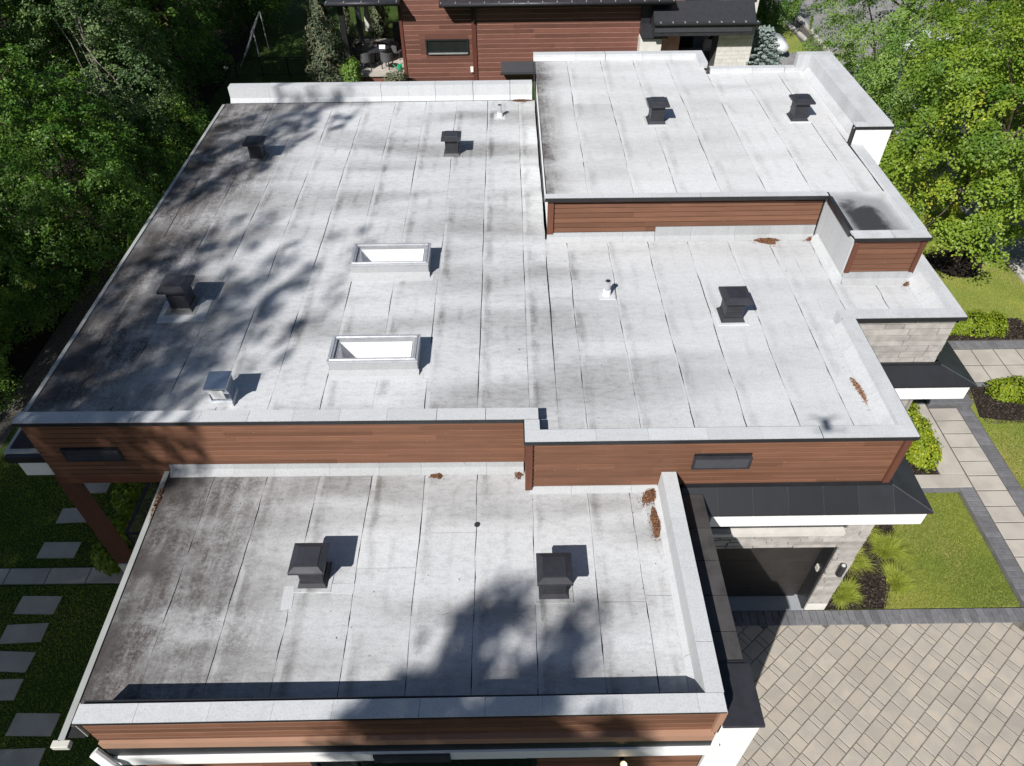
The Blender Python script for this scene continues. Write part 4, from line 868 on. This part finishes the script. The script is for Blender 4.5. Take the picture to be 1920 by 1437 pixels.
# dark wire fence behind the house
fe = thing('garden_fence', 'low black metal fence behind the far parapet', 'fence', (-9, 37.9, 0))
for i in range(6): kid(fe, 'fence_post', MB().box(-5+i*1.35-.03, -5+i*1.35+.03, -.03, .03, 0, 1.05), 'blackmetal')
for z in (.15, .9, 1.0): kid(fe, 'rail', MB().box(-5, 1.75, -.015, .015, z, z+.035), 'blackmetal')
for i in range(50): kid(fe, 'picket', MB().box(-5+i*.135, -5+i*.135+.014, -.008, .008, .18, .9), 'blackmetal')

# cars
def car(loc, rz, label, L=4.5):
    t = thing('parked_car', label, 'car', loc, 'white parked cars', rz)
    # body: lofted cross-sections along x (front at +x)
    sec = [(-2.25, .60, .55, .80), (-2.2, .82, .38, .98), (-1.6, .89, .30, 1.04), (-.6, .91, .28, 1.02), (.6, .91, .28, 1.00), (1.3, .90, .30, .96), (1.9, .86, .34, .86), (2.2, .72, .42, .70), (2.27, .5, .48, .62)]
    m = MB()
    for x, w, z0, z1 in sec: m.v += [(x, -w*.92, z0), (x, -w, z0+(z1-z0)*.35), (x, -w*.97, z1-.10), (x, -w*.86, z1), (x, w*.86, z1), (x, w*.97, z1-.10), (x, w, z0+(z1-z0)*.35), (x, w*.92, z0)]
    for i in range(len(sec)-1):
        for j in range(8): k = (j+1) % 8; m.f.append((8*i+j, 8*i+k, 8*i+8+k, 8*i+8+j))
    m.f += [tuple(range(7, -1, -1)), tuple(range(8*len(sec)-8, 8*len(sec)))]
    kid(t, 'body', m, 'carpaint', True)
    cab = [(-2.0, .74, .98, 1.06), (-1.5, .72, 1.0, 1.48), (-.5, .72, 1.0, 1.58), (.35, .70, .98, 1.50), (1.25, .76, .94, .98)]; m = MB()
    for x, w, z0, z1 in cab: m.v += [(x, -w-.06, z0), (x, -w+.08, z1), (x, w-.08, z1), (x, w+.06, z0)]
    for i in range(4):
        for j in range(3): m.f.append((4*i+j, 4*i+j+1, 4*i+5+j, 4*i+4+j))
    m.f += [(0, 1, 2, 3), (16, 17, 18, 19)]
    c = kid(t, 'cabin_glass', m, 'darkglass'); m = MB()
    for i in range(1, 3): a, b = cab[i], cab[i+1]; m.poly([(a[0], -a[1]+.10, a[3]+.006), (b[0], -b[1]+.10, b[3]+.006), (b[0], b[1]-.10, b[3]+.006), (a[0], a[1]-.10, a[3]+.006)])
    kid(t, 'roof_panel', m, 'carpaint')
    for s in (-1, 1):
        kid(t, 'headlight', MB().box(1.95, 2.22, s*.62-.12, s*.62+.12, .66, .74), 'glass'); kid(t, 'mirror', MB().box(.72, .86, s*.98-.09, s*.98+.09, .98, 1.10), 'carpaint', bevel=.03)
        for x in (-1.4, 1.4):
            w = kid(t, 'wheel', MB().tube((x, s*.74, .34), (x, s*.935, .34), .34, n=22), 'tyre'); kid(w, 'rim', MB().tube((x, s*.936, .34), (x, s*.95, .34), .22, n=14), 'charcoal')
            for q in range(5): kid(w, 'spoke', MB().box(-.21, .21, -.006, .006, -.025, .025), 'alu').matrix_local = Matrix.Translation((x, s*.957, .34)) @ Matrix.Rotation(q*math.pi/5, 4, 'Y')
    return t
car((12.75, 40.3, .012), -.12, 'white car parked beside the pale brick pier of the neighbouring carport'); car((19.0, 31.2, .006), 1.6, 'white car on the street seen through the lower gap in the maple'); car((22.0, 38.8, .006), 1.55, 'white car on the street seen between the two upper tree crowns')
# ================================================================== VEGETATION
def reseed(k):
    global rng
    rng = np.random.default_rng(sum(ord(c)*(i+3) for i, c in enumerate(k))); random.seed(len(k)*7+ord(k[0]))
def limb_mesh(m, p, q, r0, r1, seg=4, wob=.12):
    p = Vector(p); q = Vector(q); pts = [p]
    for i in range(1, seg): t = i/seg; pts.append(p.lerp(q, t) + Vector(rng.normal(size=3))*wob*(q-p).length*.12)
    pts.append(q)
    for i in range(seg): m.tube(pts[i], pts[i+1], r0+(r1-r0)*i/seg, r0+(r1-r0)*(i+1)/seg, n=6)
    return pts
def make_crown(H, zc0, R, ncl, nl, lsize, mat, mlob=.3, shell=.45, flat=.35, spray=.42, tint=(.42, .24), conic=0.0, tipbias=0.0, asp=.62, trunk_r=None, bark='bark'):
    """returns (wood mesh, leaf mesh) of one tree whose foot is the origin"""
    zc = (zc0+H)/2; hz = (H-zc0)/2; ph = rng.uniform(0, 6.28, 6)
    d = rng.normal(size=(ncl, 3)); d /= np.linalg.norm(d, axis=1, keepdims=True); r = shell + (1-shell)*rng.uniform(0, 1, ncl)**.55
    az = np.arctan2(d[:, 1], d[:, 0]); lob = 1 + mlob*(np.sin(2*az+ph[0])*.5 + np.sin(3*az+ph[1]+2.5*d[:, 2])*.6 + np.sin(5*d[:, 2]+ph[2]+az)*.5)
    hh = d[:, 2]*r; wid = R*lob*(1-conic*(hh+1)/2)
    C = np.stack([d[:, 0]*r*wid, d[:, 1]*r*wid, zc+hh*hz*(1+.12*(lob-1))], 1)
    wood = MB(); tr = trunk_r or H*.016; top = Vector((rng.normal()*.2, rng.normal()*.2, H*.86)); tp = limb_mesh(wood, (0, 0, -.05), top, tr, tr*.25, 7, .06)
    nl1 = 14
    for i in range(nl1):
        k = rng.integers(ncl); t = .25+.6*i/nl1; b = Vector((0, 0, 0)).lerp(top, max(t, zc0/H*.9)); limb_mesh(wood, b, Vector(C[k])*1.0, tr*.42*(1-t*.6), .012, 4)
    for k in rng.choice(ncl, min(ncl, 22), replace=False):
        c = Vector(C[k]); ax = Vector((0, 0, max(zc0*.8, c.z-.35*math.hypot(c.x, c.y)-.2))); ax.x = c.x*.25; ax.y = c.y*.25; limb_mesh(wood, ax, c, .022, .008, 3)
    cs = rng.uniform(.6, 1.25, ncl)*spray; out = C-np.array([0, 0, zc-.3*hz]); out /= np.linalg.norm(out, axis=1, keepdims=True); ax = out*.75+rng.normal(size=(ncl, 3))*.35+np.array([0, 0, .55]); ax /= np.linalg.norm(ax, axis=1, keepdims=True)
    idx = np.repeat(np.arange(ncl), nl); n = len(idx); q = rng.normal(size=(n, 3)); q /= np.linalg.norm(q, axis=1, keepdims=True); q *= (rng.uniform(0, 1, n)**.5)[:, None]
    al = (q*ax[idx]).sum(1, keepdims=True); rad = np.linalg.norm(q-ax[idx]*al, axis=1)
    q = (q-ax[idx]*al) + ax[idx]*al*flat; q[:, 2] -= .35*rad**2
    P = C[idx]+q*cs[idx][:, None]; N = ax[idx]+rng.normal(size=(n, 3))*.45
    tn = np.clip(np.repeat(rng.normal(tint[0], tint[1]*.85, ncl), nl) + rng.normal(0, tint[1]*.35, n) + tipbias*(rad-.6), 0, 1)
    return wood.mesh('trunk', bark), leaf_mesh('crown', P, N, rng.uniform(.7, 1.3, n)*lsize, mat, tn, asp)
TV = {}
reseed('a'); TV['a'] = make_crown(9.0, 1.0, 2.9, 420, 56, .115, 'leaf_forest', .35, .5)
reseed('b'); TV['b'] = make_crown(10.5, 1.6, 2.6, 400, 52, .105, 'leaf_birch', .4, .45, spray=.40, bark='birch', trunk_r=.10)
reseed('c'); TV['c'] = make_crown(7.5, .4, 3.0, 440, 60, .118, 'leaf_forest', .3, .5, spray=.5)
reseed('s'); TV['s'] = make_crown(4.2, .1, 1.9, 300, 50, .095, 'leaf_forest', .35, .45, trunk_r=.05)
reseed('m1'); TV['m1'] = make_crown(9.2, 1.5, 4.3, 440, 190, .085, 'leaf_maple', .34, .34, .22, .58, (.42, .22), tipbias=.34, asp=.75)
reseed('g1'); TV['g1'] = make_crown(9.8, .8, 4.0, 430, 150, .095, 'leaf_green', .34, .34, .22, .58, (.42, .2), conic=.25, asp=.5)
reseed('tall'); TV['tall'] = make_crown(15.0, 5.0, 3.0, 330, 62, .155, 'leaf_forest', .45, .35, spray=.62)
reseed('shade'); TV['shade'] = make_crown(20.0, 11.0, 3.0, 170, 70, .16, 'leaf_forest', .45, .35, spray=.62, trunk_r=.2)
reseed('spike'); TV['spike'] = make_crown(17.0, 3.0, 2.4, 540, 52, .15, 'leaf_dark', .45, .12, .45, .45, conic=.88, trunk_r=.2)
def tree(kind, x, y, s, rz, label, cat='tree', group=None, name='deciduous_tree', sz=None):
    t = thing(name, label, cat, (x, y, 0), group, rz); t.scale = (s, s, sz or s)
    for nm, me in zip(('trunk', 'crown'), TV[kind]): o = bpy.data.objects.new(nm, me); COL.objects.link(o); o.parent = t
    return t
WG = 'trees of the wood along the left side'
WOOD = [('b', -17.6, 22.6, .92, .3, 'slender pale-barked tree at the left edge whose bare stem shows'), ('b', -14.2, 25.6, .84, 2.0, 'pale-leaved tree reaching over towards the far left roof corner'), ('a', -15.4, 21.3, .86, 1.1, 'leafy tree on the left with a yellowing branch beside the far roof corner'),
        ('c', -13.7, 20.6, .82, 4.0, 'dark broad tree close to the left roof edge'), ('a', -18.6, 27.6, 1.05, 5.1, 'sunlit tree in the top left corner of the picture'), ('c', -20.6, 33.0, 1.2, .8, 'dark tree behind the pale-barked trees at the top left'),
        ('a', -15.8, 31.5, 1.0, 3.3, 'tall dark tree at the top left, left of the goal'), ('b', -19.5, 39.5, 1.1, 1.7, 'dark tree farthest back behind the goal, left'), ('c', -15.6, 46.5, 1.35, 2.9, 'dark tree behind the goal at the top edge'),
        ('tall', -17.4, 29.4, .95, .6, 'tall forest tree reaching out of the top left of the picture'), ('tall', -14.9, 33.6, .9, 2.2, 'tall shaded tree at the top edge left of the goal'), ('tall', -20.2, 35.0, 1.0, 4.0, 'tall dark tree in the depth of the wood at the top left'), ('tall', -18.2, 24.5, .85, 5.0, 'tall tree at the left edge behind the slender pale stems'),
        ('a', -10.2, 49.0, 1.2, .2, 'dark tree at the back of the neighbouring lawn'), ('c', -5.8, 52.0, 1.2, 3.5, 'shaded tree far behind the patio'), ('c', -15.9, 17.2, .62, 1.9, 'low broad-leaved tree halfway along the left edge')]
reseed('wood')
for k, x, y, s, r, lb in WOOD: tree(k, x, y, s, r, lb, 'tree', WG)
BUSH = [(-15.2, 14.6, .75, 'low bush at the left edge just behind the roof corner'), (-16.4, 15.9, .85, 'yellow-green bush at the left edge, second behind the roof corner'), (-14.9, 18.0, .8, 'dark bush against the gravel strip on the left'), (-17.0, 19.2, 1.0, 'bush under the slender pale tree on the left'), (-13.3, 23.4, .85, 'yellowing bush under the far left roof corner'), (-12.9, 26.8, .9, 'bush just behind the far left corner of the parapet')]
BUSH += [(-16.0, 36.5, 1.1, 'shaded bush left of the goal, the nearer one'), (-16.8, 40.5, 1.2, 'shaded bush behind the goal net'), (-14.8, 44.0, 1.1, 'shaded bush behind the goal at the top edge'), (-15.4, 29.5, 1.0, 'dark bush behind the pale-leaved tree')]
for i, (x, y, s, lb) in enumerate(BUSH): tree('s', x, y, s, i*1.3, lb, 'bush', 'bushes at the edge of the wood', 'woodland_bush')
# tall trees beside and behind the viewpoint: they shade the left of the roofs
SH = [(-14.75, -2.9, .44, 1.25), (-14.3, -1.5, .6, 1.0), (-17.45, -1.9, .55, 1.25), (-17.15, -5.0, .7, 1.25), (-15.6, 5.9, .5, 1.25), (-20.6, -7.55, 1.1, 1.1), (-19.6, -10.5, 1.1, 1.1), (-22.6, -4.5, 1.1, 1.1), (-18.8, -5.1, 1.0, 1.0), (-19.6, -8.8, 1.0, 1.0), (-20.1, -1.5, 1.0, 1.0), (-15.6, -12.0, 1.0, 1.0), (-21.3, 5.5, 1.0, 1.0)]
for i, (x, y, s, sz) in enumerate(SH): tree('shade', x, y, s, i*1.7, 'tall tree beyond the left edge that throws dappled shade on the roofs', 'tree', 'tall trees outside the picture', sz=sz)
SP = [(-11.1, -11.15, 1.4, 0.0), (-10.0, -11.45, 1.38, 2.0), (-9.3, -12.55, 1.36, 3.0), (-10.9, -13.45, 1.42, 4.0)]
for x, y, s, r in SP: tree('spike', x, y, s, r, 'pointed conifer behind the viewpoint that shades the lower roof', 'tree', 'conifers outside the picture', 'conifer_tree')
# right: maples by the street and the darker tree behind them
tree('m1', 15.57, 20.72, 1.0, .4, 'yellow-green maple in the round mulch bed on the front lawn', name='maple_tree', group='maples along the street', cat='tree')
tree('m1', 21.0, 25.2, 1.1, 2.6, 'large yellow-green maple at the right edge of the picture', name='maple_tree', group='maples along the street', cat='tree')
tree('m1', 24.2, 31.5, 1.1, 4.4, 'maple in the top right corner of the picture', name='maple_tree', group='maples along the street', cat='tree')
tree('g1', 15.6, 29.5, 1.02, 1.0, 'darker green layered tree behind the tall right parapet', name='deciduous_tree', cat='tree')
tree('s', 14.7, 43.8, .95, .5, 'clipped dense green tree beside the neighbouring pale brick tower', name='small_tree', cat='tree', sz=1.25)

def blob_leaves(name, cx, cy, boxes, n, size, mat, tint=(.5, .25), up=.6, asp=.6, jitter=.05):
    """leaves on and inside rounded boxes: (x,y,z,rx,ry,rz)"""
    Ps, Ns = [], []
    w = np.array([b[3]*b[4]+b[4]*b[5]+b[3]*b[5] for b in boxes]); w = w/w.sum()
    for b, k in zip(boxes, w):
        m = int(n*k); d = rng.normal(size=(m, 3)); d = np.sign(d)*np.abs(d)**.7; d /= np.linalg.norm(d, axis=1, keepdims=True); r = rng.uniform(.72, 1.0, m)[:, None]*(1+.12*np.sin(7*d[:, :1]*b[3]+b[0])+.10*np.sin(9*d[:, 1:2]*b[4]))
        P = d*r*np.array(b[3:6])+np.array(b[:3]); k2 = P[:, 2] > .02; Ps.append(P[k2]); Ns.append((d*.8+np.array([0, 0, up])+rng.normal(size=(m, 3))*.5)[k2])
    P = np.concatenate(Ps); N = np.concatenate(Ns); n = len(P); return leaf_mesh(name, P+rng.normal(size=(n, 3))*jitter*.5, N, rng.uniform(.7, 1.3, n)*size, mat, np.clip(rng.normal(tint[0], tint[1], n), 0, 1), asp)
def shrub(name, label, loc, boxes, n, size, mat, cat='shrub', group=None, stems=True, **k):
    t = thing(name, label, cat, loc, group); kid(t, 'stem', MB().tube((0, 0, -.03), (.02, 0, .35), .025, .012, n=5).tube((.05, .05, -.03), (.2, .1, .32), .018, .008, n=5).tube((-.05, 0, -.03), (-.2, -.08, .32), .018, .008, n=5), 'bark')
    o = bpy.data.objects.new('foliage', blob_leaves('foliage', 0, 0, boxes, n, size, mat, **k)); COL.objects.link(o); o.parent = t; return t
shrub('clipped_hedge', 'low yellow-green clipped shrub below the stone wall corner', (14.3, 17.15, 0), [(0, 0, .25, .95, .42, .36), (-.7, .05, .22, .5, .4, .32), (.75, .0, .22, .5, .42, .33)], 9000, .075, 'leaf_hedge', 'hedge')
shrub('clipped_hedge', 'yellow-green clipped shrub in dappled shade right of the entrance step', (14.75, 14.2, 0), [(-.55, .05, .25, .62, .40, .36), (.35, .0, .26, .7, .42, .38), (1.2, .05, .25, .6, .4, .36)], 9000, .075, 'leaf_hedge', 'hedge')
shrub('planter_shrub', 'long bright yellow-green shrub in the narrow planter by the house corner', (10.55, 12.3, 0), [(.1, -.35, .32, .42, .42, .45), (.12, .15, .35, .38, .5, .5), (.1, .8, .35, .32, .5, .5), (.12, 1.4, .32, .28, .4, .45)], 9000, .085, 'leaf_hedge', tint=(.62, .25))
shrub('terrace_shrub', 'light green shrub growing beside the covered terrace and its post', (-8.95, 10.3, 0), [(0, -.9, .85, .42, .42, .65), (-.05, 0, .95, .45, .5, .65), (.1, .9, .95, .45, .55, .6), (.05, 1.6, .9, .4, .4, .6), (-.35, -1.3, .55, .35, .35, .45)], 4200, .13, 'leaf_hedge', tint=(.35, .2))
shrub('patio_bush', 'small round green bush in front of the patio edge', (-7.75, 36.1, 0), [(0, 0, .8, .52, .5, .8)], 3200, .10, 'leaf_green'); shrub('patio_bush', 'sparse brownish bush against the maroon wall corner', (-5.55, 36.15, 0), [(0, 0, .45, .62, .4, .55)], 1500, .09, 'leaf_cedar')
# upright juniper by the porch
def conif(name, label, loc, H, R, n, size, mat, levels=None):
    t = thing(name, label, 'conifer', loc); kid(t, 'trunk', MB().tube((0, 0, -.05), (0, 0, H*.9), .09, .02, n=7), 'bark')
    z = rng.uniform(0, 1, n)**1.25; prof = R*(np.sin(np.clip(z*.85+.16, 0, 1)*np.pi)**.7)*(1-z*.55); a = rng.uniform(0, 6.28, n); g = 1+.28*np.sin(a*5+z*30)+.2*np.sin(a*3-z*17); r = prof*np.sqrt(rng.uniform(.35, 1, n))*g
    P = np.stack([r*np.cos(a), r*np.sin(a), z*H+.05], 1); N = np.stack([np.cos(a)*.9, np.sin(a)*.9, .3+0*a], 1)+rng.normal(size=(n, 3))*.3
    tn = np.clip(rng.normal(.5, .22, n)+.25*np.sin(a*3+z*14), 0, 1); o = bpy.data.objects.new('foliage', leaf_mesh('foliage', P, N, rng.uniform(.6, 1.4, n)*size, mat, tn, .3)); COL.objects.link(o); o.parent = t
conif('upright_juniper', 'tall narrow grey-green juniper in front of the porch post', (-8.9, 36.4, 0), 4.6, 1.05, 9000, .17, 'leaf_cedar'); conif('upright_juniper', 'narrow pale juniper at the back of the patio', (-7.1, 43.0, 0), 4.0, .6, 2500, .2, 'leaf_cedar')
conif('upright_juniper', 'smaller juniper half hidden behind the dark porch post', (-8.1, 38.6, .0), 3.6, .55, 2500, .16, 'leaf_cedar')
# blue spruce: whorls of needled shoots
t = thing('blue_spruce', 'small blue-grey spruce in front of the neighbouring pale brick pier', 'conifer', (12.75, 37.3, 0)); t.scale = (.92, .92, .80); w = MB(); w.tube((0, 0, -.05), (0, 0, 2.9), .07, .015, n=6); PP, NN = [], []
for i in range(13):
    z = .25+i*.21; L = 1.45*(1-i/14.5)+.12
    for k in range(9):
        a = k*.698+i*.37; e = np.array([math.cos(a)*L, math.sin(a)*L, z+L*.30]); w.tube((0, 0, z), tuple(e), .016, .006, n=4)
        for s in np.linspace(.25, 1, 7):
            c = np.array([0, 0, z])*(1-s)+e*s
            for g in (-1, 0, 1):
                m = 9; f = c+np.array([-math.sin(a), math.cos(a), .25])*g*.18*L*(1.15-s)*np.linspace(.2, 1, m)[:, None]+rng.normal(size=(m, 3))*.03; PP.append(f); NN.append(rng.normal(size=(m, 3))*.5+np.array([0, 0, .7]))
kid(t, 'trunk', w, 'bark'); PP = np.concatenate(PP); NN = np.concatenate(NN); o = bpy.data.objects.new('foliage', leaf_mesh('foliage', PP, NN, rng.uniform(.06, .12, len(PP)), 'leaf_spruce', np.clip(rng.normal(.5, .25, len(PP)), 0, 1), .35)); COL.objects.link(o); o.parent = t

# ornamental grasses in the garden bed
OG = [(7.35, 8.1, .85, 'ornamental grass clump nearest the garage pier and the paver border'), (7.75, 8.95, 1.05, 'ornamental grass clump beside the stone pier, second from the border'), (8.05, 9.85, 1.1, 'tall ornamental grass clump farthest back along the house wall'), (8.65, 8.35, .9, 'ornamental grass clump at the front right of the mulch bed'), (8.75, 9.2, 1.0, 'ornamental grass clump in the middle of the bed next to the lawn'), (7.5, 9.6, .8, 'ornamental grass clump partly hidden behind the wall lamp')]
for x, y, s, lb in OG:
    s *= .86; n = 2200; a = rng.uniform(0, 6.28, n); l = rng.uniform(.18, .62, n)*s*1.15; tc = rng.normal(0, .10*s, (14, 2)); tw = rng.integers(0, 14, n); P = np.concatenate([tc[tw]+rng.normal(0, .03, (n, 2)), np.zeros((n, 1))], 1); D = np.stack([np.cos(a)*l*.42, np.sin(a)*l*.42, np.zeros(n)], 1)+np.concatenate([tc[tw]*1.1+rng.normal(0, .06, (14, 2))[tw], np.zeros((n, 1))], 1)
    o = obj('ornamental_grass', blade_mesh('ornamental_grass', P, D, rng.uniform(.34, .56, n)*s, rng.uniform(.012, .022, n), 'orn', np.clip(rng.normal(.45, .3, n), 0, 1), 5), None, (x, y, .01)); tag(o, lb, 'grass clump', 'ornamental grass clumps in the mulch bed')
# lawn blades
def lawn(name, poly_fn, x0, x1, y0, y1, n, label, h=(.03, .07), excl=None):
    x = rng.uniform(x0, x1, n); y = rng.uniform(y0, y1, n); k = poly_fn(x, y); x, y = x[k], y[k]; m = len(x); a = rng.uniform(0, 6.28, m); l = rng.uniform(.005, .035, m)
    P = np.stack([x, y, np.full(m, .006)], 1); D = np.stack([np.cos(a)*l, np.sin(a)*l, np.zeros(m)], 1); cl = .5+.25*np.sin(x*1.7+1.1*np.sin(y*1.3))+.2*np.sin(y*2.3+x)
    o = obj(name, blade_mesh(name, P, D, rng.uniform(*h, m), rng.uniform(.008, .014, m), 'blade', np.clip((cl-.5)*.9+rng.normal(.40, .22, m), 0, 1), 2)); tag(o, label, 'grass', kind='stuff')
lawn('lawn_grass', lambda x, y: (x < 11.24+(y-7.76)*.045) & ((x > 9.5) | (x > 8.2+(y-7.8)*.47)), 8.1, 11.4, 7.77, 10.92, 52000, 'short mown grass of the small lawn by the driveway')
lawn('lawn_grass', lambda x, y: (y < 14.3) & ~((y > 13.3) & (x > 13)), 12.93, 15.6, 8.5, 14.3, 40000, 'short mown grass right of the slab path')
lawn('lawn_grass', lambda x, y: ((x-15.57)**2/.9+(y-20.72)**2/.72 > 1) & ((y > 17.75) | (x > 16.2)), 12.5, 17.3, 16.5, 24.0, 60000, 'short mown grass around the maple bed')
lawn('lawn_grass', lambda x, y: ((y < 8.6) | (y > 9.1)) & (x < -8.2-.0*y), -13.8, -8.3, 4.5, 13.8, 60000, 'shaded grass round the stepping stones', (.03, .08))
# mulch chips
def chips(x0, x1, y0, y1, n, fn):
    x = rng.uniform(x0, x1, n); y = rng.uniform(y0, y1, n); k = fn(x, y); x, y = x[k], y[k]; m = len(x)
    o = obj('mulch_chips', leaf_mesh('mulch_chips', np.stack([x, y, rng.uniform(.012, .04, m)], 1), rng.normal(size=(m, 3))*.5+np.array([0, 0, 1]), rng.uniform(.03, .09, m), 'chip', rng.uniform(0, 1, m), .4)); tag(o, 'dark bark mulch chips on the planting beds', 'mulch', kind='stuff')
MT['chip'] = mat_leaf('bark_chip', (.020, .016, .013), (.055, .042, .033), (.12, .095, .07), .02, .9)
chips(6.9, 9.4, 7.8, 10.6, 5000, lambda x, y: x < 8.3+(y-7.8)*.45)
chips(13.0, 17.2, 13.2, 14.75, 4500, lambda x, y: x > 13.05); chips(12.4, 17.3, 16.58, 17.7, 4500, lambda x, y: (x < 16.3) | (y < 17)); chips(9.2, 11.0, 11.42, 14, 2500, lambda x, y: x > 0)

# the small drone the picture was taken from, hovering just behind the viewpoint: its blurred shadow lies on the main roof
dn = thing('camera_drone', 'small grey camera drone hovering above the house', 'drone', (-.17, -.22, 14.98))
kid(dn, 'body', MB().box(-.06, .06, -.13, .13, -.04, .04), 'charcoal', bevel=.02)
for sx in (-1, 1):
    for sy in (-1, 1): kid(dn, 'arm', MB().tube((sx*.04, sy*.08, 0), (sx*.17, sy*.15, .02), .012), 'charcoal'); kid(dn, 'rotor', MB().box(sx*.17-.12, sx*.17+.12, sy*.15-.012, sy*.15+.012, .035, .039), 'charcoal')

# loose leaf bits blown over the roofs
n = 210; px = rng.uniform(-8.2, 6.2, n); py = np.where(px < .6, rng.uniform(8.6, 21.2, n), rng.uniform(8.2, 13.6, n)); pz = np.full(n, M+.006)
lw = rng.uniform(size=n) < .3; px[lw] = rng.uniform(-6, 2.4, lw.sum()); py[lw] = rng.uniform(4.1, 7.7, lw.sum()); pz[lw] = LO+.006
o = obj('leaf_bits', leaf_mesh('leaf_bits', np.stack([px, py, pz], 1), rng.normal(size=(n, 3))*.3+np.array([0, 0, 1.0]), rng.uniform(.015, .035, n), 'litter_leaf', rng.uniform(0, .8, n), .5)); tag(o, 'loose bits of dry leaf scattered over the roof membranes', 'leaf litter', kind='stuff')
